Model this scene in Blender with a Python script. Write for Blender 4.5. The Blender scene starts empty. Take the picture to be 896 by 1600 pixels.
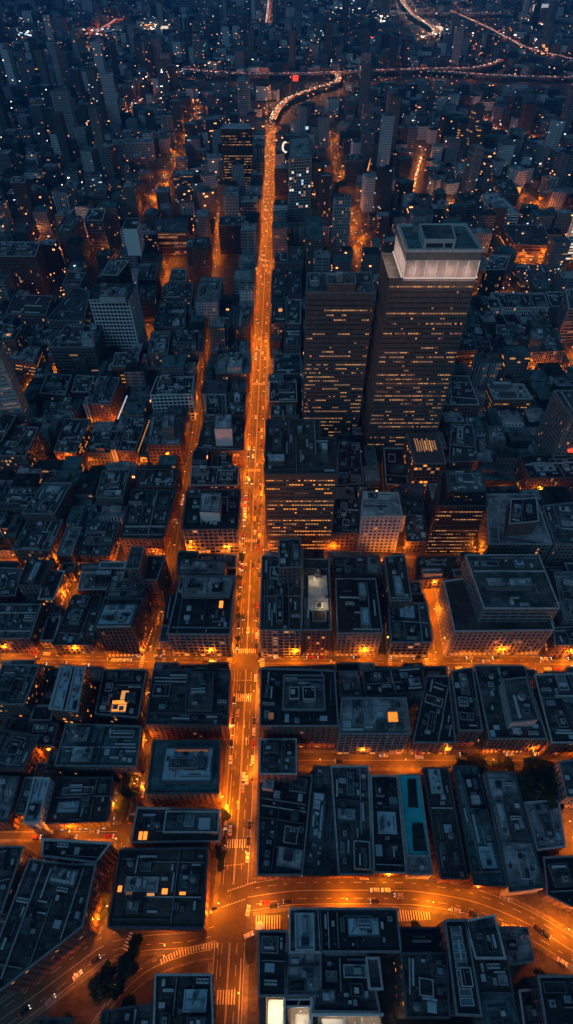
import bpy, math, random
from mathutils import Vector, Matrix
R = math.radians
S = bpy.context.scene
COL = S.collection
rnd = random.Random(7)

# ------------------------------------------------------------------ camera, sky, exposure
CAM_H = 330.0
YN, YH = 1600.0, -150.0                      # photo rows of the nadir and of the horizon
FP = math.sqrt((YN - 800) * (800 - YH))
AL = math.atan((YN - 800) / FP)
cam = bpy.data.cameras.new('camera'); cam_o = bpy.data.objects.new('camera', cam); COL.objects.link(cam_o)
cam_o.location = (0, 0, CAM_H); cam_o.rotation_euler = (AL, 0, 0)
cam.sensor_fit = 'VERTICAL'; cam.sensor_height = 36; cam.lens = 36 * FP / 1600
cam.clip_start = 1; cam.clip_end = 30000
S.camera = cam_o
SKY_STRENGTH = 0.80
SKY_TINT = (0.30, 0.74, 1.0, 1)
SUN_STRENGTH = 0.42
EXPOSURE = 0.0
LAMP = 1.4
HAZE = 0.00017
world = bpy.data.worlds.new('World'); S.world = world; world.use_nodes = True
nt = world.node_tree; nt.nodes.clear()
sky = nt.nodes.new('ShaderNodeTexSky'); sky.sky_type = 'NISHITA'; sky.sun_disc = False
sky.sun_elevation = R(-2.0); sky.sun_rotation = R(208)
mx = nt.nodes.new('ShaderNodeMix'); mx.data_type = 'RGBA'; mx.blend_type = 'MULTIPLY'; mx.inputs[0].default_value = 1
mx.inputs[7].default_value = SKY_TINT
bg = nt.nodes.new('ShaderNodeBackground'); bg.inputs[1].default_value = SKY_STRENGTH
wo = nt.nodes.new('ShaderNodeOutputWorld')
nt.links.new(sky.outputs[0], mx.inputs[6]); nt.links.new(mx.outputs[2], bg.inputs[0]); nt.links.new(bg.outputs[0], wo.inputs[0])
sun = bpy.data.lights.new('dusk_sun', 'SUN'); sun.energy = SUN_STRENGTH; sun.angle = R(25); sun.color = (0.34, 0.66, 1.0)
sun_o = bpy.data.objects.new('dusk_sun', sun); COL.objects.link(sun_o); sun_o.rotation_euler = (R(56), 0, R(-28))
S.view_settings.view_transform = 'Standard'; S.view_settings.look = 'None'
S.view_settings.exposure = EXPOSURE; S.view_settings.gamma = 1; S.view_settings.use_curve_mapping = False
S.cycles.max_bounces = 4; S.cycles.diffuse_bounces = 2; S.cycles.glossy_bounces = 2; S.cycles.volume_bounces = 0
S.cycles.transmission_bounces = 1; S.cycles.use_light_tree = True; S.cycles.sample_clamp_indirect = 3

# ------------------------------------------------------------------ photo pixel -> point of the place at height z
def W(x, y, z=0.0):
    xc = (x - 448) / FP; yc = (800 - y) / FP
    Y = yc * math.cos(AL) + math.sin(AL); Z = yc * math.sin(AL) - math.cos(AL)
    t = (CAM_H - z) / -Z
    return (xc * t, Y * t)
def height_from(x, yt, yb):
    return CAM_H - W(x, yb)[1] / (W(x, yt)[1] / CAM_H)
def px_of(X, Y, z=0.0):
    c, s = math.cos(AL), math.sin(AL)
    dz = z - CAM_H
    yc = Y * c + dz * s; dep = Y * s - dz * c
    return 448 + FP * X / dep, 800 - FP * yc / dep

# ------------------------------------------------------------------ materials
MATS = {}
def node_mat(name):
    m = bpy.data.materials.new(name); m.use_nodes = True; t = m.node_tree
    return m, t, t.nodes['Principled BSDF']
def plain(name, c, rough=0.7, metal=0.0, var=0.25, scale=0.4):
    m, t, b = node_mat(name)
    b.inputs['Roughness'].default_value = rough; b.inputs['Metallic'].default_value = metal
    geo = t.nodes.new('ShaderNodeNewGeometry'); n = t.nodes.new('ShaderNodeTexNoise'); n.inputs['Scale'].default_value = scale; n.inputs['Detail'].default_value = 5
    t.links.new(geo.outputs['Position'], n.inputs['Vector'])
    r = t.nodes.new('ShaderNodeMapRange'); r.inputs['From Min'].default_value = .3; r.inputs['From Max'].default_value = .7
    r.inputs['To Min'].default_value = 1 - var; r.inputs['To Max'].default_value = 1 + var
    t.links.new(n.outputs['Fac'], r.inputs['Value'])
    v = t.nodes.new('ShaderNodeVectorMath'); v.operation = 'SCALE'; v.inputs[0].default_value = c[:3]
    t.links.new(r.outputs[0], v.inputs['Scale']); t.links.new(v.outputs[0], b.inputs['Base Color'])
    MATS[name] = m; return m
def emis(name, c, s):
    m, t, b = node_mat(name)
    b.inputs['Base Color'].default_value = (0.05, 0.05, 0.05, 1)
    b.inputs['Emission Color'].default_value = (*c, 1); b.inputs['Emission Strength'].default_value = s
    MATS[name] = m; return m
def roofmat(name, c1, c2, rough=0.75, k=1.0):
    """membrane roofing: rectangular felt patches, stains and ponding marks"""
    m, t, b = node_mat(name); L = t.links.new; N = t.nodes.new
    geo = N('ShaderNodeNewGeometry')
    br = N('ShaderNodeTexBrick'); br.inputs['Scale'].default_value = 0.11 * k; br.inputs['Mortar Size'].default_value = .012
    br.inputs['Brick Width'].default_value = .9; br.inputs['Row Height'].default_value = .42; br.offset = .37
    br.inputs['Color1'].default_value = (*c1, 1); br.inputs['Color2'].default_value = (*c2, 1)
    br.inputs['Mortar'].default_value = (c1[0] * .5, c1[1] * .5, c1[2] * .5, 1)
    L(geo.outputs['Position'], br.inputs['Vector'])
    n = N('ShaderNodeTexNoise'); n.inputs['Scale'].default_value = .09; n.inputs['Detail'].default_value = 8; n.inputs['Roughness'].default_value = .7
    L(geo.outputs['Position'], n.inputs['Vector'])
    r = N('ShaderNodeMapRange'); r.inputs['From Min'].default_value = .35; r.inputs['From Max'].default_value = .68; r.inputs['To Min'].default_value = .35; r.inputs['To Max'].default_value = 1.9
    L(n.outputs['Fac'], r.inputs['Value'])
    v = N('ShaderNodeVectorMath'); v.operation = 'SCALE'
    L(br.outputs['Color'], v.inputs[0]); L(r.outputs[0], v.inputs['Scale']); L(v.outputs[0], b.inputs['Base Color'])
    rr = N('ShaderNodeMapRange'); rr.inputs['To Min'].default_value = rough - .35; rr.inputs['To Max'].default_value = rough + .15
    L(n.outputs['Fac'], rr.inputs['Value']); L(rr.outputs[0], b.inputs['Roughness'])
    MATS[name] = m; return m
plain('brick', (.165, .090, .070), .8); plain('stone', (.16, .14, .135), .75); plain('lilac_stone', (.22, .195, .195), .7)
plain('white_stone', (.76, .77, .78), .6, var=.12); plain('bronze', (.15, .115, .11), .5, .1); plain('black_metal', (.032, .030, .033), .5, .1)
plain('grey_concrete', (.24, .25, .26), .8); plain('pale_concrete', (.43, .44, .45), .75); plain('pink_panel', (.50, .37, .33), .5, var=.10)
plain('coping', (.55, .54, .54), .6, var=.2); plain('coping_dark', (.10, .10, .11), .6); plain('coping_mid', (.27, .27, .28), .6)
plain('metal_light', (.62, .65, .67), .45, .2, scale=1.2); plain('metal_mid', (.18, .20, .22), .5, .2, scale=1.2); plain('metal_grey', (.36, .38, .40), .5, .1, scale=1.0); plain('metal_dark', (.05, .055, .06), .5, .2)
plain('glazing', (.018, .024, .030), .12, 0, var=.6, scale=.5)
plain('skylight_glass', (.10, .24, .28), .25, 0, var=.3, scale=.3)
plain('teal_roof', (.03, .55, .60), .5, var=.25, scale=.2)
plain('pale_blue_roof', (.42, .60, .68), .55, var=.2, scale=.15)
plain('car_white', (.75, .75, .75), .3, .0, var=.03); plain('car_dark', (.03, .03, .035), .3, .2, var=.03); plain('car_silver', (.4, .4, .42), .3, .5, var=.03); plain('car_red', (.35, .03, .02), .3, .1, var=.03)
plain('tyre', (.02, .02, .02), .9); plain('bark', (.06, .04, .03), .9)
plain('leaf', (.030, .048, .018), .8, var=.5, scale=.3)
plain('concrete_deck', (.2, .2, .2), .8)
roofmat('roof_dark', (.008, .009, .011), (.028, .030, .034)); roofmat('roof_mid', (.06, .064, .068), (.14, .145, .15))
roofmat('roof_light', (.24, .25, .26), (.36, .37, .38)); roofmat('roof_green', (.06, .12, .13), (.11, .19, .20))
roofmat('roof_tar', (.012, .012, .014), (.10, .10, .105), k=1.6); roofmat('roof_brown', (.05, .036, .030), (.09, .068, .06)); roofmat('roof_pale', (.55, .58, .60), (.42, .45, .47), k=2)
emis('lit_warm', (1.0, .42, .13), .75); emis('lit_soft', (1.0, .46, .20), .36); emis('lit_dim', (1.0, .36, .13), .16); emis('lit_white', (1.0, .86, .66), 1.3); emis('far_orange', (1, .36, .12), 4); emis('far_warm', (1, .55, .28), 3.5); emis('far_bright', (1, .88, .74), 5); emis('far_cold', (.55, .85, 1), 3.5); emis('far_dim', (.7, .75, .8), .8); emis('far_red', (1, .06, .03), 4)
emis('lit_orange', (1.0, .30, .035), 1.5); emis('lit_cold', (.55, .85, 1.0), 1.1); emis('lit_cyan', (.2, .9, .8), 1.0); emis('lit_red', (1.0, .06, .03), 1.4)
emis('lamp_glow', (1.0, .5, .16), 14); emis('head_glow', (1.0, .92, .78), 6); emis('tail_glow', (1.0, .05, .02), 3); emis('crown_glow', (1.0, .78, .66), .6)
plain('paint_white', (.75, .75, .72), .6, var=.25, scale=.9)
def facmat(name, c, bw=3.2, fh=3.8, mort=.75, glass=(.016, .02, .026)):
    """walls of blocks too far off to model each opening: storeys and bays of dark glass"""
    m, t, b = node_mat(name); L = t.links.new; N = t.nodes.new
    geo = N('ShaderNodeNewGeometry'); sp = N('ShaderNodeSeparateXYZ'); L(geo.outputs['Position'], sp.inputs[0])
    ad = N('ShaderNodeMath'); ad.operation = 'ADD'; L(sp.outputs[0], ad.inputs[0]); L(sp.outputs[1], ad.inputs[1])
    cb = N('ShaderNodeCombineXYZ'); L(ad.outputs[0], cb.inputs[0]); L(sp.outputs[2], cb.inputs[1])
    br = N('ShaderNodeTexBrick'); br.offset = 0; br.inputs['Scale'].default_value = 1; br.inputs['Brick Width'].default_value = bw; br.inputs['Row Height'].default_value = fh
    br.inputs['Mortar Size'].default_value = mort; br.inputs['Mortar Smooth'].default_value = 0; br.inputs['Color1'].default_value = (*glass, 1); br.inputs['Color2'].default_value = (glass[0] * 3, glass[1] * 3, glass[2] * 3, 1)
    br.inputs['Mortar'].default_value = (*c, 1); L(cb.outputs[0], br.inputs['Vector']); L(br.outputs['Color'], b.inputs['Base Color'])
    b.inputs['Roughness'].default_value = .6; MATS[name] = m; return m
facmat('far_stone', (.17, .15, .145)); facmat('far_bronze', (.09, .075, .07), 2.0, 3.9, .5); facmat('far_grey', (.24, .25, .26), 9.0, 3.6, .9); facmat('far_lilac', (.24, .21, .21), 3.0, 3.6, .8)
facmat('far_pale', (.44, .45, .46), 2.6, 60, .7); facmat('far_black', (.035, .033, .036), 2.4, 3.9, .4); facmat('far_white', (.62, .64, .65), 3.4, 3.7, .9)
# asphalt: worn wheel tracks, patches
m, t, b = node_mat('asphalt'); N = t.nodes.new; L = t.links.new
geo = N('ShaderNodeNewGeometry'); n1 = N('ShaderNodeTexNoise'); n1.inputs['Scale'].default_value = .12; n1.inputs['Detail'].default_value = 9; n1.inputs['Roughness'].default_value = .72
n2 = N('ShaderNodeTexVoronoi'); n2.inputs['Scale'].default_value = .06
L(geo.outputs['Position'], n1.inputs['Vector']); L(geo.outputs['Position'], n2.inputs['Vector'])
cr = N('ShaderNodeValToRGB'); cr.color_ramp.elements[0].position = .32; cr.color_ramp.elements[0].color = (.052, .042, .020, 1)
cr.color_ramp.elements[1].position = .72; cr.color_ramp.elements[1].color = (.13, .105, .05, 1)
L(n1.outputs['Fac'], cr.inputs[0])
mr = N('ShaderNodeMapRange'); mr.inputs['To Min'].default_value = .8; mr.inputs['To Max'].default_value = 1.2; L(n2.outputs['Color'], mr.inputs['Value'])
vm = N('ShaderNodeVectorMath'); vm.operation = 'SCALE'; L(cr.outputs[0], vm.inputs[0]); L(mr.outputs[0], vm.inputs['Scale']); L(vm.outputs[0], b.inputs['Base Color'])
b.inputs['Roughness'].default_value = .55
MATS['asphalt'] = m
roofmat('ground', (.07, .06, .045), (.10, .085, .065), k=3); roofmat('pavement', (.15, .13, .10), (.21, .18, .14), k=6)

# ------------------------------------------------------------------ mesh builder
class MB:
    def __init__(s): s.v = []; s.f = []; s.m = []
    def face(s, pts, mi=0):
        i = len(s.v); s.v += [tuple(p) for p in pts]; s.f.append(tuple(range(i, i + len(pts)))); s.m.append(mi)
    def box(s, c, d, rot=0.0, mi=0, bottom=False):
        """box centred at c=(x,y,z), size d, turned about z"""
        ca, sa = math.cos(rot), math.sin(rot); hx, hy, hz = d[0] / 2, d[1] / 2, d[2] / 2
        P = []
        for z in (-hz, hz):
            for x, y in ((-hx, -hy), (hx, -hy), (hx, hy), (-hx, hy)):
                P.append((c[0] + x * ca - y * sa, c[1] + x * sa + y * ca, c[2] + z))
        i = len(s.v); s.v += P
        F = [(4, 5, 6, 7), (0, 1, 5, 4), (1, 2, 6, 5), (2, 3, 7, 6), (3, 0, 4, 7)]
        if bottom: F.append((3, 2, 1, 0))
        for f in F: s.f.append(tuple(i + k for k in f)); s.m.append(mi)
    def prism(s, poly, z0, z1, mi=0, top=True, mtop=None, bottom=False):
        n = len(poly)
        for k in range(n):
            a, b_ = poly[k], poly[(k + 1) % n]
            s.face([(a[0], a[1], z0), (b_[0], b_[1], z0), (b_[0], b_[1], z1), (a[0], a[1], z1)], mi)
        if top: s.face([(p[0], p[1], z1) for p in poly], mi if mtop is None else mtop)
        if bottom: s.face([(p[0], p[1], z0) for p in reversed(poly)], mi)
    def ring(s, outer, inner, z0, z1, mi=0):
        n = len(outer)
        for k in range(n):
            j = (k + 1) % n; a, b_, c, d = outer[k], outer[j], inner[j], inner[k]
            s.face([(a[0], a[1], z0), (b_[0], b_[1], z0), (b_[0], b_[1], z1), (a[0], a[1], z1)], mi)
            s.face([(c[0], c[1], z0), (d[0], d[1], z0), (d[0], d[1], z1), (c[0], c[1], z1)], mi)
            s.face([(a[0], a[1], z1), (b_[0], b_[1], z1), (c[0], c[1], z1), (d[0], d[1], z1)], mi)
    def tube(s, a, b_, r0, r1, n=6, mi=0, cap=True):
        a = Vector(a); b_ = Vector(b_); d = (b_ - a).normalized()
        u = d.orthogonal().normalized(); w = d.cross(u)
        i = len(s.v)
        for p, r in ((a, r0), (b_, r1)):
            for k in range(n):
                an = 2 * math.pi * k / n; q = p + u * (math.cos(an) * r) + w * (math.sin(an) * r); s.v.append(tuple(q))
        for k in range(n): s.f.append((i + k, i + (k + 1) % n, i + n + (k + 1) % n, i + n + k)); s.m.append(mi)
        if cap: s.f.append(tuple(i + n + k for k in range(n))); s.m.append(mi)
    def mesh(s, name, mats):
        me = bpy.data.meshes.new(name); me.from_pydata(s.v, [], s.f)
        for x in mats: me.materials.append(MATS[x] if isinstance(x, str) else x)
        if len(mats) > 1: me.polygons.foreach_set('material_index', s.m)
        me.update(); return me
def link(name, me, parent=None, loc=(0, 0, 0), rz=0.0, sc=None):
    o = bpy.data.objects.new(name, me); COL.objects.link(o)
    if parent is not None: o.parent = parent
    o.location = loc; o.rotation_euler = (0, 0, rz)
    if sc: o.scale = sc
    return o
def tag(o, label=None, cat=None, group=None, kind=None):
    if label: o['label'] = label
    if cat: o['category'] = cat
    if group: o['group'] = group
    if kind: o['kind'] = kind
    return o
def empty(name, loc):
    o = bpy.data.objects.new(name, None); COL.objects.link(o); o.location = loc; o.empty_display_size = 2; return o

# polygon tools
def area(p): return .5 * sum(p[i][0] * p[(i + 1) % len(p)][1] - p[(i + 1) % len(p)][0] * p[i][1] for i in range(len(p)))
def ccw(p): return list(p) if area(p) > 0 else list(reversed(p))
def offset(p, d):
    """outward by d for a ccw polygon (mitred)"""
    n = len(p); out = []
    for i in range(n):
        a, b_, c = Vector(p[i - 1]), Vector(p[i]), Vector(p[(i + 1) % n])
        e1 = (b_ - a).normalized(); e2 = (c - b_).normalized()
        n1 = Vector((e1.y, -e1.x)); n2 = Vector((e2.y, -e2.x)); mm = n1 + n2
        k = 1 + n1.dot(n2)
        out.append(tuple(b_ + mm * (d / max(k, .35))))
    return out
def inside(p, q):
    x, y = q; c = False; n = len(p)
    for i in range(n):
        x1, y1 = p[i]; x2, y2 = p[(i + 1) % n]
        if (y1 > y) != (y2 > y) and x < (x2 - x1) * (y - y1) / (y2 - y1) + x1: c = not c
    return c
def centroid(p): return (sum(q[0] for q in p) / len(p), sum(q[1] for q in p) / len(p))

# ------------------------------------------------------------------ streets (photo rows and columns at ground level, width in metres)
ST = {}   # name -> (points, road width, pavement width)
def street(name, pts, w, pv): ST[name] = ([W(*p) for p in pts], w, pv)
ST['avenue'] = ([(-27, -40), (-26.5, 40), (-25.5, 120), (-26.5, 240), (-27.5, 400), (-28.5, 700), (-29, 1050), (-32, 1440), (-30, 1500)], 14.5, 2.2)
street('cross_street', [(-70, 1027), (0, 1028), (200, 1033), (384, 1036), (600, 1036), (896, 1038), (970, 1039)], 9, 2.6)
street('upper_cross_street', [(384, 868), (520, 864), (700, 863), (896, 862), (990, 862)], 7.5, 2)
street('upper_left_street', [(384, 869), (280, 870), (190, 886), (120, 885), (60, 883), (-60, 880)], 6, 1.6)
street('lower_cross_street', [(466, 1188), (600, 1188), (896, 1188), (980, 1188)], 8, 2)
street('curved_street', [(374, 1404), (450, 1393), (560, 1391), (660, 1394), (740, 1409), (820, 1441), (896, 1487), (980, 1545)], 12.5, 1.6)
street('left_street', [(-60, 1300), (60, 1300), (196, 1299)], 6.5, 1.5)
street('second_street', [(172, 1462), (182, 1400), (192, 1310), (208, 1250), (224, 1180), (233, 1110), (239, 1037), (251, 980), (262, 930), (272, 870), (284, 800), (297, 730), (306, 680), (314, 620), (322, 570), (328, 530), (333, 470), (337, 420), (340, 370), (343, 330), (344, 285)], 5, 1.2)
street('slanting_street', [(226, 530), (244, 482), (256, 450), (274, 400), (283, 370)], 8, 2)
street('distant_slanting_street', [(228, 340), (248, 300), (265, 265), (290, 215), (313, 165)], 12, 3)
street('side_street', [(84, 733), (180, 733), (299, 732)], 6, 1.6)
street('back_lane', [(140, 668), (195, 668), (200, 640)], 5, 1.5)
street('edge_street', [(28, 648), (50, 615), (72, 585), (100, 590)], 7, 1.5)
street('sweeping_road', [(378, 1436), (300, 1456), (230, 1462), (170, 1474), (120, 1507), (60, 1552), (-30, 1615)], 12.5, 1.4)
street('lower_sweeping_road', [(345, 1482), (300, 1490), (240, 1512), (195, 1548), (150, 1610)], 5.5, .8)
street('alley', [(603, 1030), (602, 980), (597, 900), (592, 865)], 4, .8)
street('wide_alley', [(690, 1030), (682, 980), (674, 930), (664, 895)], 6.5, 1)
street('narrow_alley', [(870, 1182), (852, 1120), (838, 1062), (832, 1042)], 3.4, .5)
street('right_edge_street', [(925, 610), (884, 550), (864, 512), (850, 482)], 8, 2)
street('back_street', [(738, 590), (800, 590), (860, 588), (896, 580)], 7, 1.5)
street('right_back_street', [(598, 777), (640, 776), (690, 778), (840, 776), (930, 774)], 6, 1.5)
street('slanted_back_street', [(812, 298), (850, 327), (890, 355), (940, 390)], 10, 2)
street('distant_right_street', [(516, 200), (524, 245), (532, 275), (540, 304)], 12, 3)
street('middle_right_street', [(552, 318), (556, 350), (562, 380), (569, 425)], 12, 3)
street('upper_back_street', [(770, 404), (850, 406), (880, 400)], 7, 1.5)
def seg_dist(q, a, b_):
    ax, ay = a; bx, by = b_; dx, dy = bx - ax, by - ay; L2 = dx * dx + dy * dy
    t = max(0, min(1, ((q[0] - ax) * dx + (q[1] - ay) * dy) / L2))
    return math.hypot(q[0] - ax - t * dx, q[1] - ay - t * dy)
def poly_dist(q, pts): return min(seg_dist(q, pts[i], pts[i + 1]) for i in range(len(pts) - 1))
def street_clear(q, pad=0.0, skip=None, full=True):
    for k, (pts, w, pv) in ST.items():
        if k == skip: continue
        if poly_dist(q, pts) < w / 2 + (pv if full else 0) + pad: return False
    return True
def smooth(pts, step=6.0):
    """Catmull-Rom resample"""
    P = [Vector(p) for p in pts]; P = [P[0] * 2 - P[1]] + P + [P[-1] * 2 - P[-2]]; out = []
    for i in range(1, len(P) - 2):
        L_ = (P[i + 1] - P[i]).length; n = max(1, int(L_ / step))
        for k in range(n):
            u = k / n; a, b_, c, d = P[i - 1], P[i], P[i + 1], P[i + 2]
            out.append(.5 * ((2 * b_) + (c - a) * u + (2 * a - 5 * b_ + 4 * c - d) * u * u + (3 * b_ - a - 3 * c + d) * u ** 3))
    out.append(P[-2]); return out
for k in list(ST):
    pts, w, pv = ST[k]; ST[k] = ([tuple(p) for p in smooth(pts, 14)], w, pv)

def ribbon(mb, pts, o0, o1, z, mi=0):
    """strip between side offsets o0 and o1 (to the right of travel)"""
    n = len(pts); E = []
    for i in range(n):
        a = Vector(pts[max(i - 1, 0)]); b_ = Vector(pts[min(i + 1, n - 1)]); d = (b_ - a).normalized(); nr = Vector((d.y, -d.x)); p = Vector(pts[i])
        E.append((p + nr * o0, p + nr * o1))
    for i in range(n - 1):
        mb.face([(*E[i][1], z), (*E[i + 1][1], z), (*E[i + 1][0], z), (*E[i][0], z)], mi)
g = MB(); g.face([(-7000, -1200, 0), (7000, -1200, 0), (7000, 11000, 0), (-7000, 11000, 0)])
tag(link('ground', g.mesh('ground', ['ground'])), kind='structure')
zr = .02
for name, (pts, w, pv) in ST.items():
    mb = MB(); ribbon(mb, pts, -w / 2, w / 2, zr); zr += .004
    tag(link('road', mb.mesh('road', ['asphalt'])), kind='structure')
pvm = MB()
for name, (pts, w, pv) in ST.items():
    P = [tuple(p) for p in smooth(pts, 3.0)]
    if len(P) > 500: P = [tuple(p) for p in smooth(pts, 5.0)]
    n = len(P)
    for side in (-1, 1):
        prev = None
        for i in range(n - 1):
            a, b_ = Vector(P[i]), Vector(P[i + 1]); d = (b_ - a).normalized(); nr = Vector((d.y, -d.x)) * side
            mid = (a + b_) / 2 + nr * (w / 2 + pv / 2)
            if not street_clear(mid, .2, name, False): continue
            q = [a + nr * (w / 2), b_ + nr * (w / 2), b_ + nr * (w / 2 + pv), a + nr * (w / 2 + pv)]
            pvm.prism(ccw([tuple(x) for x in q]), 0, .14)
tag(link('pavement', pvm.mesh('pavement', ['pavement'])), kind='structure')

# painted markings
mk = MB(); ZM = zr + .01
def dashes(pts, off, dash, gap, wd=.16, name=None, y1=1e9):
    P = smooth(pts, 2.0); s = 0; run = []; n = len(P); D = dash + gap
    for i in range(n - 1):
        a, b_ = P[i], P[i + 1]; L_ = (b_ - a).length; ph = s % D; s += L_
        if ph < dash and a.y < y1 and street_clear(tuple((a + b_) / 2), 1, name, False):
            d = (b_ - a).normalized(); nr = Vector((d.y, -d.x)); o = nr * off; h = nr * (wd / 2)
            mk.face([(*(a + o + h), ZM), (*(b_ + o + h), ZM), (*(b_ + o - h), ZM), (*(a + o - h), ZM)])
av = ST['avenue'][0]
for off, dsh, gp, wd in ((-7.0, 1, 0, .18), (7.0, 1, 0, .18), (-3.6, 3, 5, .16), (3.4, 3, 5, .16), (0.25, 1, 0, .16), (-.25, 1, 0, .16), (-5.2, 8, 1, .14)):
    dashes(av, off, dsh, gp, wd, 'avenue', 900)
for nm, offs in (('cross_street', (0, -2.6, 2.6)), ('curved_street', (0, -3.3, 3.3, -5.6, 5.6)), ('lower_cross_street', (0, 3.2)), ('sweeping_road', (0, -3.4, 3.4, 5.6, -5.6)), ('second_street', (0,)), ('left_street', (0,)), ('upper_cross_street', (0,)), ('lower_sweeping_road', (0, 2.2)), ('side_street', (0,))):
    for o_ in offs: dashes(ST[nm][0], o_, 3 if abs(o_) < 5 and o_ != 0 else 8, 4 if abs(o_) < 5 and o_ != 0 else .01, .15, nm)
def crosswalk(c, ang, length, width=3.2, bar=.5, gap=.75):
    """bars side by side across the carriageway: the walk runs along ang for length"""
    n = int(length / (bar + gap))
    for i in range(n):
        t_ = -length / 2 + (i + .5) * (bar + gap)
        mk.box((c[0] + math.cos(ang) * t_, c[1] + math.sin(ang) * t_, ZM + .002), (bar, width, .004), ang)
for (x, y, a, l, w_) in [(380, 1090, 0, 12, 5), (382, 1063, 0, 12, .5), (374, 1318, 0, 13, 4), (388, 1017, 0, 12, 3), (362, 1352, .1, 14, .4), (354, 1558, 0, 9, 5), (394, 845, 0, 12, 3), (378, 1385, .28, 15, .5), (363, 1412, .28, 14, .5),
                         (640, 1430, .05, 22, 4.5), (420, 1441, 0, 13, 5.5), (410, 1036, R(90), 8, 3), (358, 1036, R(90), 8, 3), (256, 1035, R(90), 8, 2.5), (222, 1035, R(90), 8, 2.5), (202, 1470, R(70), 8, 3), (610, 1036, R(90), 8, 2.5), (668, 1036, R(90), 8, 2.5),
                         (270, 1493, R(25), 12, 2.2), (300, 1484, R(15), 12, 2.2), (330, 1478, R(5), 8, 2.2), (376, 882, 0, 12, 2.5), (398, 735, 0, 12, 3), (404, 600, 0, 12, 3)]:
    crosswalk(W(x, y), a, l, w_)
for (x, y, s_) in [(385, 1160, 1), (372, 1260, 1), (388, 960, 1), (391, 920, 1), (382, 1130, -1)]:
    c = W(x, y)
    mk.box((c[0], c[1], ZM + .002), (.35, 3.2, .004))
    mk.face([(c[0] - .9, c[1] + s_ * 1.6, ZM + .006), (c[0] + .9, c[1] + s_ * 1.6, ZM + .006), (c[0], c[1] + s_ * 3.2, ZM + .006)])
tag(link('road_markings', mk.mesh('road_markings', ['paint_white'])), kind='structure')

# ------------------------------------------------------------------ shared small meshes
def unit_box(name, mat):
    b_ = MB(); b_.box((0, 0, .5), (1, 1, 1), bottom=True); return b_.mesh(name, [mat])
WIN = {}
for k in ('lit_warm', 'lit_soft', 'lit_dim', 'lit_white', 'lit_orange', 'lit_cold', 'lit_cyan', 'lit_red'):
    b_ = MB(); b_.box((0, .5, .5), (1, 1, 1), bottom=True); WIN[k] = b_.mesh('window_pane', [k])
def fan_unit(name, body, n=1):
    b_ = MB(); b_.box((0, 0, .5), (1, 1, 1), mi=0)
    for i in range(n):
        x = (i - (n - 1) / 2) / n; 
        b_.tube((x, 0, 1), (x, 0, 1.12), .24 / n ** .4, .24 / n ** .4, 10, 1)
    b_.box((0, -.505, .5), (.8, .012, .6), mi=1)
    return b_.mesh(name, [body, 'metal_dark'])
AC = [fan_unit('air_conditioner', 'metal_mid'), fan_unit('air_conditioner', 'metal_mid', 2), fan_unit('air_conditioner', 'metal_light', 3), fan_unit('air_conditioner', 'metal_grey')]
LOWW = [unit_box('low_wall', k) for k in ('coping', 'coping_mid', 'coping_mid', 'coping_dark')]
CURB = [unit_box('equipment_box', k) for k in ('metal_light', 'metal_grey', 'metal_dark', 'metal_dark', 'roof_pale')]
b_ = MB(); b_.box((0, 0, .5), (1, 1, 1)); b_.box((0, 0, 1.02), (1.08, 1.08, .06), mi=1, bottom=True); b_.box((.1, -.51, .38), (.3, .02, .72), mi=2)
BULK = [b_.mesh('stair_bulkhead', ['grey_concrete', 'roof_mid', 'metal_dark'])]
b_ = MB(); b_.box((0, 0, .5), (1, 1, 1)); b_.box((0, 0, 1.02), (1.06, 1.06, .06), mi=1, bottom=True); b_.box((-.2, -.51, .38), (.3, .02, .72), mi=2)
BULK.append(b_.mesh('stair_bulkhead', ['lilac_stone', 'roof_pale', 'metal_dark']))
def sky_mesh(mat):
    b_ = MB(); b_.box((0, 0, .35), (1, 1, .7)); b_.box((0, 0, .75), (.9, .9, .12), mi=1)
    for i in range(1, 5): b_.box((-.45 + .18 * i, 0, .83), (.02, .92, .05))
    b_.box((0, 0, .832), (.92, .02, .05)); return b_.mesh('skylight', ['coping', mat])
SKYL = [sky_mesh('skylight_glass'), sky_mesh('pale_blue_roof'), sky_mesh('lit_orange')]
b_ = MB(); b_.box((0, 0, .6), (1, 1, .8), bottom=True)
for i in range(-2, 3): b_.box((i * .2, 0, .61), (.015, 1.08, .84), bottom=True)
for i in (-1, 0, 1): b_.box((i * .4, 0, .1), (.03, .7, .2))
DUCT = b_.mesh('duct', ['metal_light'])
b_ = MB(); b_.tube((0, 0, 0), (0, 0, .8), .3, .3, 8); b_.tube((0, 0, .75), (0, 0, 1), .5, .2, 8); PIPE = b_.mesh('vent_pipe', ['metal_mid'])
b_ = MB(); b_.tube((0, 0, .3), (0, 0, .85), .5, .5, 12); b_.tube((0, 0, .85), (0, 0, 1), .52, .05, 12, 1)
for a in range(4): b_.box((.33 * math.cos(a * 1.571 + .78), .33 * math.sin(a * 1.571 + .78), .16), (.07, .07, .32), mi=1)
TANK = b_.mesh('water_tank', ['metal_light', 'metal_mid'])
SECT = {}
for rm in ('roof_dark', 'roof_mid', 'roof_light', 'roof_green', 'roof_pale', 'pale_blue_roof'):
    for cp in ('coping', 'coping_dark', 'grey_concrete'):
        pass
def section_mesh(rm, wm, cp, dx, dy, dz):
    b_ = MB(); o_ = [(-dx / 2, -dy / 2), (dx / 2, -dy / 2), (dx / 2, dy / 2), (-dx / 2, dy / 2)]
    b_.prism(o_, 0, dz - .35, 1, top=False); inn = offset(o_, -.35)
    b_.ring(offset(o_, .12), inn, dz - .35, dz, 2); b_.face([(p[0], p[1], dz - .34) for p in inn], 0)
    return b_.mesh('roof_section', [rm, wm, cp])

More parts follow.
